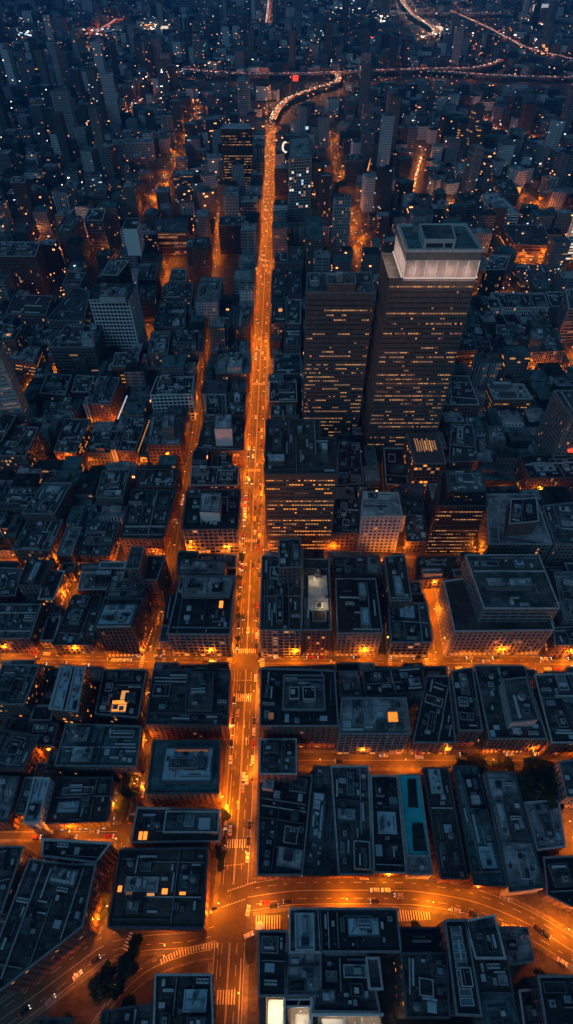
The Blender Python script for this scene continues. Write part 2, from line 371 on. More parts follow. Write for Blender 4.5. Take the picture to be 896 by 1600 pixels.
ROOFS = {'d': 'roof_dark', 'm': 'roof_mid', 'l': 'roof_light', 'g': 'roof_green', 'p': 'roof_pale', 'b': 'pale_blue_roof', 't': 'teal_roof'}
WALLS = {'br': 'brick', 'st': 'stone', 'li': 'lilac_stone', 'wh': 'white_stone', 'bz': 'bronze', 'bk': 'black_metal', 'co': 'grey_concrete', 'pc': 'pale_concrete', 'pk': 'pink_panel'}
# style: floor height, bay width, pier width, spandrel height, relief depth
STY = {'punch': (3.7, 3.1, 1.5, 1.7, .28), 'grid': (3.8, 3.6, .7, 1.1, .5), 'ribbon': (3.9, 6.0, .35, 2.0, .35), 'fin': (4.0, 2.4, .9, .7, .5), 'glass': (3.9, 1.9, .48, 2.7, .4), 'slab': (3.6, 9.0, .25, 1.8, .9)}
FOOT = []      # footprints taken
LABELS = {}
NB = [0]

def facade(wall, win, poly, z0, z1, style, lit, rr, shop=0.0, litmats=None, shopmat='lit_orange', allfaces=False):
    """piers and spandrels in relief over the glass core; lit panes go to the list win"""
    fh, bw, pw, sh, dp = STY[style]; n = len(poly)
    nf = max(1, round((z1 - z0) / fh)); fh = (z1 - z0) / nf
    for k in range(n):
        a = Vector(poly[k]); b_ = Vector(poly[(k + 1) % n]); L_ = (b_ - a).length
        if L_ < 2: continue
        e = (b_ - a) / L_; nr = Vector((e.y, -e.x)); mid = (a + b_) / 2
        if nr.dot(Vector((-mid.x, -mid.y)).normalized()) < -.15 and not allfaces: continue
        nb = max(1, round(L_ / bw)); w = L_ / nb; ang = math.atan2(e.y, e.x)
        for i in range(nb + 1):
            pwi = (.8 if style == 'glass' and i % 4 == 0 else pw) if 0 < i < nb else max(pw, .9)
            t_ = min(max(i * w, pwi / 2), L_ - pwi / 2)
            c = a + e * t_ + nr * (dp / 2 - .01)
            wall.box((c.x, c.y, (z0 + z1) / 2), (pwi, dp + .02, z1 - z0), ang)
        d2 = dp - .06
        for j in range(nf + 1):
            zc = z0 + j * fh; hh = sh
            if j == 0: zc = z0 + .4; hh = .8
            if j == nf: zc = z1 - sh / 2 + .1
            c = mid + nr * (d2 / 2 - .01)
            wall.box((c.x, c.y, zc), (L_ - .02, d2 + .02, hh), ang, bottom=True)
        zw = fh - sh
        office = style in ('glass', 'ribbon')
        for j in range(nf):
            i = 0; fl_ = rr.choice((.1, .5, 1.0, 1.3, 2.2)) if office else 1
            while i < nb:
                p = shop if j == 0 and z0 < 1 else lit * fl_ * ((1.1 if style == 'glass' else .7) if office else 1)
                run = 1 if not office else (rr.choice((1, 1, 1, 2, 3, 5)) if style == 'glass' else rr.choice((1, 2)))
                on = rr.random() < p
                if j == 0 and z0 < 1: run = 1
                if on:
                    mname = (shopmat if rr.random() < .6 else 'lit_warm') if (j == 0 and z0 < 1) else rr.choice(litmats or ('lit_warm', 'lit_soft', 'lit_soft', 'lit_dim', 'lit_dim'))
                    for q in range(run):
                        if i + q >= nb: break
                        c = a + e * ((i + q + .5) * w)
                        zb = z0 + j * fh + sh / 2 + (.3 if j == 0 else 0)
                        ww = w - pw - .1; hw = zw - (.3 if j == 0 else 0) - .1
                        if office and rr.random() < .45: mname = rr.choice(litmats or ('lit_soft', 'lit_dim'))
                        win.append((c.x, c.y, zb + .05, ang, ww, max(hw, .5), mname, nr.y))
                i += run
def clutter(root, poly, zt, rr, n, near=True, light=.0):
    """plant and raised sections on the roof, all parts of the building"""
    cx, cy = root.location.x, root.location.y
    L_ = [(Vector(poly[(k + 1) % len(poly)]) - Vector(poly[k])) for k in range(len(poly))]
    e = max(L_, key=lambda v: v.length).normalized(); ang = math.atan2(e.y, e.x)
    if ang > math.pi / 4: ang -= math.pi / 2
    if ang > math.pi / 4: ang -= math.pi / 2
    if ang < -math.pi / 4: ang += math.pi / 2
    if ang < -math.pi / 4: ang += math.pi / 2
    ca, sa = math.cos(ang), math.sin(ang)
    loc = [(p[0] * ca + p[1] * sa, -p[0] * sa + p[1] * ca) for p in poly]
    x0, x1 = min(p[0] for p in loc), max(p[0] for p in loc); y0, y1 = min(p[1] for p in loc), max(p[1] for p in loc)
    ins = offset(loc, -.9); used = []
    def fits(x, y, dx, dy, pad=.3):
        for sx in (-1, 0, 1):
            for sy in (-1, 0, 1):
                if not inside(ins, (x + sx * dx / 2, y + sy * dy / 2)): return False
        for (u, v, p, q) in used:
            if abs(x - u) < (dx + p) / 2 + pad and abs(y - v) < (dy + q) / 2 + pad: return False
        return True
    def place(name, me, x, y, dx, dy, dz, r90=False, z=zt, scaled=True):
        X, Y = x * ca - y * sa, x * sa + y * ca
        sc = ((dx, dy, dz) if not r90 else (dy, dx, dz)) if scaled else None
        return link(name, me, root, (X - cx, Y - cy, z), ang + (math.pi / 2 if r90 else 0), sc)
    Wd, Dp = x1 - x0, y1 - y0; A = abs(area(poly))
    tops = []
    near = near and n > 0
    if near and A > 180:
        for _ in range(1 if A < 500 else (2 if A < 1100 else 4)):
            hor = rr.random() < .5
            t_ = rr.uniform(y0 + 2, y1 - 2) if hor else rr.uniform(x0 + 2, x1 - 2); lo_, hi_ = (x0, x1) if hor else (y0, y1)
            ss = [lo_ + (hi_ - lo_) * k / 40 for k in range(41)]; ok_ = [u for u in ss if inside(ins, (u, t_) if hor else (t_, u))]
            if len(ok_) < 12: continue
            if rr.random() < .5: ok_ = ok_[:len(ok_) * 2 // 3] if rr.random() < .5 else ok_[len(ok_) // 3:]
            m_, ln = (ok_[0] + ok_[-1]) / 2, ok_[-1] - ok_[0]
            if hor: place('low_wall', rr.choice(LOWW), m_, t_, ln, .4, rr.choice((.8, 1.1, 1.5))); used.append((m_, t_, ln, .4))
            else: place('low_wall', rr.choice(LOWW), t_, m_, .4, ln, rr.choice((.8, 1.1, 1.5))); used.append((t_, m_, .4, ln))
    if near:
        ns = 1 if A < 300 else (4 if A < 900 else 8)
        for _ in range(ns):
            for _t in range(25):
                dx = rr.uniform(.12, .6) * Wd; dy = rr.uniform(.08, .45) * Dp
                if dx < 3.5 or dy < 3.5: continue
                x = rr.uniform(x0 + dx / 2, x1 - dx / 2); y = rr.uniform(y0 + dy / 2, y1 - dy / 2)
                if fits(x, y, dx, dy, .8):
                    dz = rr.choice((.9, 1.3, 2.2, 3.4, 5.0)); rm = rr.choice(('roof_dark', 'roof_dark', 'roof_dark', 'roof_mid', 'roof_mid', 'roof_light', 'roof_green', 'roof_pale', 'pale_blue_roof', 'roof_tar', 'roof_brown'))
                    place('roof_section', section_mesh(rm, rr.choice(('grey_concrete', 'stone', 'bronze')), rr.choice(('coping', 'coping_mid', 'coping_dark', 'coping_dark', rm)), dx, dy, dz), x, y, 0, 0, 0, scaled=False)
                    used.append((x, y, dx, dy)); tops.append((x, y, dx, dy, zt + dz - .34)); break
    k = 0; tries = 0
    while k < n and tries < n * 12:
        tries += 1
        kind = rr.choice(('ac', 'box', 'box', 'row', 'bulk', 'sky', 'duct', 'duct', 'duct', 'pipe', 'tank' if rr.random() < .4 else 'box', 'line', 'line'))
        dx, dy, dz = {'ac': (rr.uniform(1.6, 3), rr.uniform(1.6, 2.6), rr.uniform(1, 2)), 'row': (5.2, 1.8, 1.4), 'bulk': (rr.uniform(3, 6), rr.uniform(3, 5), rr.uniform(2.6, 3.6)),
                      'sky': (rr.uniform(2, 5), rr.uniform(2, 4.5), .8), 'duct': (rr.uniform(4, 14), rr.uniform(.6, 1.1), .9), 'pipe': (.9, .9, 1.6), 'tank': (2.8, 2.8, 4.2), 'box': (rr.uniform(.8, 3.4), rr.uniform(.8, 2.4), rr.uniform(.6, 1.8)), 'line': (rr.uniform(4, 16), .28, .35)}[kind]
        r90 = rr.random() < .5
        if not near: dx *= 1.5; dy *= 1.5; dz *= 1.3
        if r90: dx, dy = dy, dx
        z = zt; x = rr.uniform(x0, x1); y = rr.uniform(y0, y1)
        ok = fits(x, y, dx, dy)
        if not ok and tops and rr.random() < .5:
            u, v, p, q, zz = rr.choice(tops)
            if p > dx + 1.6 and q > dy + 1.6:
                x = rr.uniform(u - (p - dx) / 2 + .7, u + (p - dx) / 2 - .7); y = rr.uniform(v - (q - dy) / 2 + .7, v + (q - dy) / 2 - .7)
                ok = not any(abs(x - a_) < (dx + c_) / 2 + .2 and abs(y - b2) < (dy + d_) / 2 + .2 and t == zz for (a_, b2, c_, d_, t) in tops[len(tops):]); z = zz
                key = [w_ for w_ in placed_top if w_[4] == zz and abs(x - w_[0]) < (dx + w_[2]) / 2 + .2 and abs(y - w_[1]) < (dy + w_[3]) / 2 + .2] if (placed_top := getattr(clutter, 'pt', [])) else []
                ok = not key
                if ok: clutter.pt = placed_top + [(x, y, dx, dy, zz)]
        elif ok: used.append((x, y, dx, dy))
        if not ok: continue
        if kind == 'row': place('air_conditioner', AC[2] if not r90 else AC[1], x, y, dx, dy, dz, r90, z)
        elif kind == 'ac': place('air_conditioner', rr.choice((AC[0], AC[1], AC[3])), x, y, dx, dy, dz, r90, z)
        elif kind == 'box': place('equipment_box', rr.choice(CURB), x, y, dx, dy, dz, False, z)
        elif kind == 'line': place('pipe_run', rr.choice(LOWW), x, y, dx, dy, dz, False, z)
        elif kind == 'bulk': place('stair_bulkhead', rr.choice(BULK), x, y, dx, dy, dz, r90, z)
        elif kind == 'sky': place('skylight', SKYL[2] if rr.random() < light else rr.choice(SKYL[:2]), x, y, dx, dy, dz, r90, z)
        elif kind == 'duct': place('duct', DUCT, x, y, dx, dy, dz, r90, z)
        elif kind == 'pipe': place('vent_pipe', PIPE, x, y, dx, dy, dz, False, z)
        else: place('water_tank', TANK, x, y, dx, dy, dz, False, z)
        k += 1
    clutter.pt = []
    return used

def add_windows(root, win, cap, thick=.12):
    cx, cy = root.location.x, root.location.y
    win.sort(key=lambda w: (w[7] > -.5, -w[2]))
    for (x, y, z, a, w, h, mn, _n) in win[:cap]:
        # local +y of the pane mesh points inwards, so shift the pane out over the glass
        link('window', WIN[mn], root, (x - cx + math.sin(a) * thick, y - cy - math.cos(a) * thick, z), a, (w, thick, h))
    if len(win) > cap:
        mb = MB(); mi = {}; names = []
        for (x, y, z, a, w, h, mn, _n) in win[cap:]:
            if mn not in mi: mi[mn] = len(names); names.append(mn)
            mb.box((x - cx + math.sin(a) * thick / 2, y - cy - math.cos(a) * thick / 2, z + h / 2), (w, thick, h), a, mi[mn], True)
        o = link('windows', mb.mesh('windows', names), root); o['kind'] = 'stuff'

def building(label, quad, yb=None, h=None, sty='punch', wall='st', roof='d', lit=.05, shop=.0, tiers=(), cl=None, lod=0, cat='building', world_pts=None, litmats=None, cop='coping', cap=None, group=None, light=0.02, seed=None, name='building', shopmat='lit_orange'):
    NB[0] += 1; rr = random.Random(seed if seed is not None else NB[0] * 31 + 5)
    if cop == 'coping': cop = rr.choice(('coping', 'coping_mid', 'coping_mid', 'coping_dark', 'coping_dark'))
    if world_pts is None:
        if h is None:
            h = height_from((quad[0][0] + quad[1][0]) / 2, (quad[0][1] + quad[1][1]) / 2, yb)
        poly = ccw([W(x, y, h) for x, y in quad])
    else: poly = ccw(world_pts)
    h = max(h, 5); cx, cy = centroid(poly)
    FOOT.append(poly)
    root = empty(name, (cx, cy, 0)); tag(root, label, cat, group)
    LABELS.setdefault(label, []).append(root)
    lp = [(p[0] - cx, p[1] - cy) for p in poly]
    mb = MB(); mb.prism(lp, 0, h - .3, top=False); link('glazing', mb.mesh('glazing', ['glazing']), root)
    wl = MB(); win = []
    wm = WALLS[wall]
    # facade works in world coordinates, so move it back
    facade(wl, win, poly, 0, h - .2, sty, lit, rr, shop, litmats, shopmat)
    out = offset(poly, STY[sty][4] + .15); inn = offset(poly, -.45)
    # back walls that the relief skips get a plain skin
    n = len(poly)
    for k in range(n):
        a = Vector(poly[k]); b_ = Vector(poly[(k + 1) % n]); e = (b_ - a); 
        if e.length < .5: continue
        e.normalize(); nr = Vector((e.y, -e.x)); mid = (a + b_) / 2
        if nr.dot(Vector((-mid.x, -mid.y)).normalized()) < -.15 or (b_ - a).length < 2:
            c = mid + nr * .1; wl.box((c.x, c.y, h / 2), ((b_ - a).length, .2, h - .3), math.atan2(e.y, e.x))
    wl.v = [(p[0] - cx, p[1] - cy, p[2]) for p in wl.v]
    link('wall', wl.mesh('wall', [wm]), root)
    zr_ = h - .9
    pr = MB(); pr.ring(offset(lp, STY[sty][4] + .15), offset(lp, -.45), h - .25, h + .15)
    pr.ring(offset(lp, .02), offset(lp, -.40), zr_ - .1, h - .25)
    link('parapet', pr.mesh('parapet', [cop]), root)
    rn = {'d': rr.choice(('roof_dark', 'roof_dark', 'roof_tar', 'roof_brown', 'roof_mid')), 'm': rr.choice(('roof_mid', 'roof_mid', 'roof_tar', 'roof_light', 'roof_brown'))}.get(roof, ROOFS[roof])
    rf = MB(); rf.face([(p[0], p[1], zr_) for p in offset(lp, -.3)]); link('roof', rf.mesh('roof', [rn]), root)
    A = abs(area(poly)); 
    if cl is None: cl = {0: min(34, int(6 + A / 32)), 1: min(9, int(2 + A / 120)), 2: 2}[lod]
    tz = h; lastpoly = poly
    for ti in tiers:
        tq, th = ti[0], ti[1]; tw = WALLS[ti[2]] if len(ti) > 2 else wm; tr = ti[3] if len(ti) > 3 else roof; tl = ti[4] if len(ti) > 4 else 0; ts = ti[5] if len(ti) > 5 else sty
        tp = ccw([W(x, y, th) for x, y in tq]); base = zr_
        l2 = [(p[0] - cx, p[1] - cy) for p in tp]
        t_ = MB(); t_.prism(l2, base, th - .3, top=False, mi=1)
        if tl is not None:
            f_ = MB(); facade(f_, win, tp, base + .5, th - .2, ts, tl, rr, 0, litmats); f_.v = [(p[0] - cx, p[1] - cy, p[2]) for p in f_.v]
            i0 = len(t_.v); t_.v += f_.v; t_.f += [tuple(i0 + q for q in f) for f in f_.f]; t_.m += [0] * len(f_.f)
        tier = link('upper_storey', t_.mesh('upper_storey', [tw, 'glazing' if tl is not None else tw]), root)
        p2 = MB(); p2.ring(offset(l2, .4), offset(l2, -.4), th - .3, th + .1); link('parapet', p2.mesh('parapet', [cop]), tier)
        r2 = MB(); r2.face([(p[0], p[1], th - .6) for p in offset(l2, -.2)]); link('roof', r2.mesh('roof', [ROOFS[tr]]), tier)
        if abs(area(tp)) > 60: clutter(root, tp, th - .6, rr, max(1, int(cl * abs(area(tp)) / A)), lod == 0 and abs(area(tp)) > 400, light)
    if not tiers: clutter(root, poly, zr_, rr, cl, lod == 0, light)
    else:
        # only the strip not under the tiers
        save = link
        big = max(abs(area(ccw([W(x, y, t[1]) for x, y in t[0]]))) for t in tiers)
        if big < A * .4:
            blocked = [ccw([W(x, y, t[1]) for x, y in t[0]]) for t in tiers]
            before = set(root.children)
            clutter(root, poly, zr_, rr, cl, lod == 0, light)
            for c in [c for c in root.children if c not in before]:
                q = (c.location.x + cx, c.location.y + cy)
                rad = max(c.dimensions.x, c.dimensions.y) / 2
                for bp in blocked:
                    cc = centroid(bp); rb = max(math.dist(cc, p) for p in bp)
                    if math.dist(q, cc) < rad + rb * .85: bpy.data.objects.remove(c); break
    add_windows(root, win, cap if cap is not None else {0: 45, 1: 26, 2: 8}[lod])
    return root, poly, h

# ------------------------------------------------------------------ the buildings one can tell apart (roof corners in the photo, height from the foot of the front wall)
B = building
# bottom rows, left
B('big angular grey roofed building beside the sweeping road at the lower left corner', [(0,1548),(129,1447),(150,1350),(112,1351),(47,1342),(-14,1500)], h=27, sty='punch', wall='br', roof='m', lit=.1, light=0)
B('long black louvred roof wedged above the angular grey roof at the lower left', [(66,1337),(150,1347),(172,1318),(68,1312)], h=25, sty='fin', wall='br', roof='d', lit=.03)
B('narrow roof with pale ledge at the left edge, beside the angular grey roof', [(-45,1425),(3,1425),(37,1323),(-30,1323)], h=22, sty='punch', wall='st', roof='m', lit=.2)
B('large roof crowded with orange lit plant wells just above the sweeping road', [(169,1448),(318,1450),(325,1325),(188,1327)], h=17, sty='punch', wall='br', roof='d', lit=.02, light=0)
B('dark stepped roof below the round trees at the bottom edge, left of the avenue', [(243,1523),(330,1523),(334,1625),(240,1625)], h=20, wall='bz', roof='d', lit=.05)
B('low dark roof at the bottom edge, left of the stepped dark roof', [(160,1580),(241,1568),(238,1640),(150,1640)], h=14, wall='bz', roof='d', lit=.05)
B('low dark roof with one orange skylight across from the avenue crosswalk', [(205,1316),(343,1314),(344,1265),(215,1262)], h=12, wall='bz', roof='d', lit=.02, tiers=[([(256,1300),(341,1300),(343,1268),(260,1268)],15,'br','m',.03)], light=0)
B('wide roof of two dark wings above the left street, lit white at its left wall', [(72,1286),(167,1283),(176,1215),(90,1215)], h=15, wall='st', roof='d', lit=.15, shop=.5, shopmat='lit_white')
B('slim blue roofed slab left of the floodlit white wall', [(37,1284),(60,1284),(78,1216),(54,1215)], h=23, sty='punch', wall='wh', roof='b', lit=.12, litmats=('lit_orange','lit_warm'))
B('dark roof at the left edge beside the slim blue roofed slab', [(-30,1284),(12,1284),(30,1214),(-25,1212)], h=15, wall='br', roof='m', lit=.05)
B('square glass roofed block beside the avenue with a row of lit panes', [(230,1240),(341,1238),(344,1157),(240,1157)], h=20, wall='br', roof='g', lit=.03, tiers=[([(250,1222),(330,1222),(334,1168),(258,1168)],21.6,'st','b',None)], light=0)
B('wide teal decked roof with a small raised ring, left of the second street', [(86,1196),(213,1197),(221,1135),(104,1131)], h=18, wall='st', roof='g', lit=.02)
B('small roof with a brick right wall at the left edge, below the twin long roofs', [(-25,1200),(37,1200),(62,1150),(0,1140)], h=19, wall='br', roof='m', lit=.04)
B('small dark roof between the brick walled roof and the teal decked roof', [(48,1164),(84,1164),(90,1130),(46,1130)], h=15, wall='br', roof='d', lit=.03)
B('pair of long pale ribbon roofs on a block just below the cross street', [(77,1107),(122,1112),(133,1042),(95,1040)], h=29, wall='br', roof='d', lit=.18, tiers=[([(79,1106),(97,1108),(113,1043),(97,1042)],31,'st','b',None),([(103,1109),(121,1111),(132,1044),(118,1043)],31,'st','b',None)], litmats=('lit_orange','lit_dim'))
B('dark flat roof with an orange lit penthouse below the cross street', [(149,1115),(216,1121),(229,1046),(163,1046)], h=15, wall='st', roof='d', lit=.05, light=0)
B('dark roof with a lit balcony wall, at the left edge below the cross street', [(-20,1100),(38,1100),(62,1040),(5,1038)], h=25, wall='bz', roof='d', lit=.25, litmats=('lit_orange','lit_warm','lit_dim'))
B('wide dark roof at the corner of avenue and cross street, lower left of the crossing', [(228,1131),(356,1133),(359,1045),(240,1047)], h=22, wall='br', roof='d', lit=.02, tiers=[([(290,1108),(331,1108),(334,1050),(294,1050)],25.5,'st','m',None)], light=0)
# row above the cross street, left
B('grid fronted corner block with stepped roof terraces, upper left of the main crossing', [(262,990),(359,991),(367,900),(284,900)], yb=1025, sty='grid', wall='li', roof='d', lit=.05, shop=.3, tiers=[([(285,930),(359,930),(365,902),(287,902)],31,'st','l',None)], light=0)
B('small roof with a white rim squeezed behind the grid fronted corner block', [(278,897),(350,897),(352,876),(281,874)], h=22, wall='st', roof='m', lit=.1)
B('brick tower with bright blue roof and glowing orange arcade at street level', [(148,981),(206,980),(224,935),(164,935)], yb=1026, sty='fin', wall='br', roof='m', lit=.04, shop=1.0, tiers=[([(150,977),(203,976),(214,944),(163,945)],39,'pc','b',None)])
B('low wide roof with two pale bars, left of the brick tower with the blue roof', [(82,1007),(144,1007),(159,930),(114,930)], yb=1022, wall='st', roof='d', lit=.03, shop=.4)
B('long brick block with arched side openings at the left edge above the cross street', [(-60,997),(47,997),(65,944),(-50,944)], yb=1020, wall='br', roof='m', lit=.08)
B('roof with a long cyan skylight near the left edge, above the arched brick block', [(28,914),(64,914),(82,876),(44,874)], h=24, wall='st', roof='d', lit=.05, tiers=[([(40,908),(52,908),(66,878),(55,877)],25.5,'st','b',None)])
B('low brown roof at the left edge beside the roof with the cyan skylight', [(-30,932),(24,930),(34,888),(-20,886)], h=13, wall='br', roof='d', lit=.1)
B('dark block with glowing shop windows on its right side, near the upper left lane', [(60,936),(84,936),(101,892),(76,891)], h=19, wall='bz', roof='d', lit=.3, litmats=('lit_orange','lit_warm'))
B('row of low reddish roofs behind the brick tower with the blue roof', [(122,921),(192,920),(196,894),(128,894)], h=11, wall='br', roof='m', lit=.02)
B('dark slab with a taller box tower at its left end beside the second street', [(192,905),(245,906),(258,870),(202,868)], h=30, wall='bz', roof='d', lit=.04, tiers=[([(197,888),(218,888),(225,855),(206,853)],45,'bz','m',.03)])
B('low roof touching the back of the brick tower with the blue roof', [(165,932),(222,932),(232,908),(172,908)], h=22, wall='st', roof='m', lit=.02)
B('grid windowed block with a large white roof box beside the avenue', [(285,827),(371,826),(376,765),(293,767)], yb=864, sty='grid', wall='li', roof='d', lit=.12, shop=.8, tiers=[([(312,799),(343,800),(346,770),(314,770)],37,'wh','p',None)])
B('dark roof with warm lit corner behind the block with the large white roof box', [(297,758),(372,758),(373,730),(300,729)], h=25, wall='br', roof='d', lit=.08, light=0)
B('small brown roof with rounded end beside the avenue, midway up', [(330,727),(362,727),(363,711),(333,711)], h=15, wall='br', roof='d')
B('wide brick block with a small white box on its roof, left of the avenue', [(307,704),(380,703),(384,653),(320,653)], yb=729, wall='br', roof='d', lit=.12, shop=.5, tiers=[([(335,669),(362,669),(362,647),(336,647)],37,'wh','p',None)], litmats=('lit_orange','lit_dim'))
B('squat roof with a pale square hatch, behind the block with the small white box', [(322,648),(354,648),(352,616),(322,616)], h=22, wall='br', roof='d', light=0)
B('tall narrow brick roof hugging the avenue above the block with the small white box', [(355,648),(382,648),(385,613),(354,613)], h=26, wall='br', roof='d', lit=.08)
B('broad light roofed block with rounded corner windows, left of the second street', [(187,840),(255,842),(276,766),(207,764)], yb=867, wall='br', roof='m', lit=.02, shop=.1)
B('roof with an angled pale canopy at the corner of side street and second street', [(214,759),(271,759),(281,733),(219,733)], h=20, wall='br', roof='m', lit=.03)
B('dark roof full of round vents just below the side street', [(150,776),(191,778),(203,733),(161,735)], h=23, wall='st', roof='d', lit=.03)
B('dark green roof with one orange strip, far left below the side street', [(35,802),(85,803),(112,754),(70,754)], h=28, wall='bz', roof='g', lit=.02)
B('low roof with two round fans at the left edge below the side street', [(-30,796),(60,792),(70,762),(-20,760)], h=22, wall='st', roof='d', lit=.02)
B('slender grey roof wing attached to the lit ground floor block', [(88,867),(111,868),(128,824),(106,822)], h=17, wall='st', roof='l', lit=.02)
B('grey roofed block with a bright band of ground floor windows, left of centre', [(113,866),(172,868),(187,818),(128,816)], yb=884, wall='br', roof='m', lit=.03, shop=1.0, shopmat='lit_warm')
B('dark block by the left edge with orange lit rear yard, above the low brown roof', [(20,858),(78,860),(98,812),(45,810)], h=20, wall='bz', roof='d', lit=.18)
B('brick box with a small raised cube on its roof, at side street and second street', [(229,694),(281,695),(288,650),(235,650)], yb=727, sty='grid', wall='br', roof='l', lit=.03, tiers=[([(252,669),(271,669),(274,647),(254,647)],36,'st','l',None)], shop=.3)
B('narrow block with a string of orange lights down its right edge', [(186,704),(211,704),(229,655),(200,652)], yb=728, wall='br', roof='d', lit=.02)
B('low square roof between the string lit block and the slanted brick slab', [(136,707),(172,707),(182,675),(146,675)], h=13, wall='st', roof='m', lit=0)
B('slanted brick slab whose right wall is dotted with lit windows', [(85,705),(118,707),(141,655),(102,654)], yb=728, wall='br', roof='m', lit=.3, litmats=('lit_orange','lit_warm','lit_dim'))
B('brick block with a line of cold white lights on its right side', [(142,630),(171,632),(188,590),(157,588)], yb=662, wall='br', roof='m', lit=.04, litmats=('lit_dim','lit_orange'))
B('white grid fronted block with a dark roof left of the avenue', [(235,617),(300,615),(303,589),(246,589)], yb=657, sty='grid', wall='wh', roof='d', lit=.03)
B('huge dark roof at the left edge with a lit cornice line below', [(-40,712),(40,712),(60,668),(-30,660)], h=30, wall='bz', roof='d', lit=.2, litmats=('lit_dim','lit_warm'))
B('dark sloping roof at the very left edge above the huge dark roof', [(-50,690),(2,690),(26,649),(-30,640)], h=34, wall='bk', roof='d', lit=0, cl=2)
B('low dark hall left of the brick block with cold white lights', [(60,655),(110,660),(130,625),(85,622)], h=15, wall='bz', roof='d', lit=.03)
B('dark roof with a rounded pale plant box, near the slanting edge street', [(62,614),(102,616),(112,586),(74,584)], h=20, wall='bz', roof='d', lit=.06)
B('flat roof left of the dark roof with the rounded plant box', [(112,612),(138,612),(148,588),(120,586)], h=18, wall='br', roof='d', lit=.1)
# mid left
B('tall white tower with fine grid of windows and a pale penthouse', [(139,467),(201,467),(213,443),(149,445)], h=66, sty='grid', wall='wh', roof='d', lit=.02, tiers=[([(155,463),(195,463),(199,448),(158,448)],72,'pc','l',None)], lod=0, cap=20)
B('stepped block with curved horizontal bands and a white sign panel on its roof', [(77,542),(146,542),(158,511),(104,508)], yb=590, sty='slab', wall='st', roof='m', lit=.03, tiers=[([(126,529),(145,529),(147,518),(128,518)],44,'pc','p',None)])
B('slim dark shaft standing in front of the stepped banded block', [(114,562),(132,562),(140,550),(120,550)], yb=594, sty='punch', wall='st', roof='m', lit=0)
B('orange lit office block near the left edge with glowing ground floor', [(8,560),(54,567),(64,541),(24,540)], yb=596, sty='glass', wall='bz', roof='m', lit=.45, shop=1, litmats=('lit_orange','lit_warm','lit_soft'))
B('glass tower with pale diagonal net facade leaning out of the left edge', [(-70,560),(-2,552),(4,535),(-60,535)], h=85, sty='glass', wall='pc', roof='d', lit=.2)
B('dark pitched block at the left edge above the orange lit office block', [(-15,535),(22,531),(34,512),(0,505)], h=38, sty='punch', wall='bz', roof='d', lit=.2)
B('broad brown tower at the upper left edge with vertical ribs', [(-8,400),(55,400),(62,378),(0,378)], yb=462, sty='fin', wall='br', roof='d', lit=.02)
B('light grey tower with small square windows left of the avenue', [(305,472),(340,472),(348,434),(314,434)], yb=509, sty='punch', wall='pc', roof='l', lit=.02, lod=0)
B('low pale roofed block beside the avenue below the light grey tower', [(337,583),(390,583),(393,554),(342,554)], h=22, wall='br', roof='l', lit=.2, tiers=[([(356,573),(378,573),(379,558),(358,558)],28,'pc','p',None)])
B('block with a bright blue roof beside the avenue right of the light grey tower', [(360,511),(390,511),(393,478),(362,478)], yb=545, wall='br', roof='m', lit=.02, tiers=[([(372,509),(388,509),(391,480),(376,480)],35,'br','b',None)])
B('slender dark slab with a few orange windows, left of the distant avenue', [(301,386),(325,386),(328,371),(305,371)], yb=432, sty='fin', wall='br', roof='d', lit=.06, lod=1)
B('plain black roofed tower left of the avenue below the black office tower', [(342,352),(383,352),(384,338),(344,338)], yb=397, sty='fin', wall='bk', roof='m', lit=.02, lod=1)
B('small brick block with rows of lit windows beside the slanting street', [(265,439),(291,439),(291,420),(268,420)], yb=466, wall='br', roof='m', lit=.55, lod=1, litmats=('lit_soft','lit_dim'))
B('black wedge shaped tower rising behind the tall white tower', [(160,429),(184,430),(201,408),(172,406)], h=66, sty='fin', wall='bk', roof='m', lit=0)
B('low brown building between the tall white tower and the slanting street', [(213,470),(241,467),(244,444),(216,446)], yb=505, sty='ribbon', wall='st', roof='m', lit=.15)
B('block with a narrow raised glass spine right of the slanting street end', [(232,550),(262,552),(266,518),(236,518)], yb=585, wall='st', roof='m', lit=.05)
B('wide flat roof with pale boxes behind the white grid fronted block', [(268,548),(316,549),(317,516),(270,517)], h=22, wall='st', roof='d', lit=.03)
B('small block with an all orange glowing front near the foot of the white tower', [(176,572),(215,572),(216,551),(181,551)], yb=600, sty='glass', wall='br', roof='d', lit=.85, shop=1, litmats=('lit_orange','lit_orange','lit_warm'))
B('dark roof with teal strips beside the slanting street', [(240,510),(288,512),(292,470),(250,470)], h=18, wall='bz', roof='d', lit=.06)
B('shallow roof between slanting street and light grey tower', [(252,465),(300,466),(302,442),(258,442)], h=20, wall='bz', roof='d', lit=.08)
B('grey shed like roofs left of the tall white tower', [(72,500),(132,500),(140,455),(118,447)], h=24, wall='st', roof='m', lit=.12, lod=1)
B('low roof with a bright white square left of the black wedge tower', [(98,445),(125,445),(134,426),(108,424)], h=28, wall='st', roof='m', lit=.02, lod=1)
B('dark mass of roofs below the broad brown tower', [(10,490),(72,492),(82,462),(22,460)], h=24, wall='bz', roof='d', lit=.08, lod=1)
B('black roofed slab right of the black wedge tower', [(215,437),(242,437),(246,412),(218,412)], h=34, wall='bk', roof='d', lit=.02, lod=1)
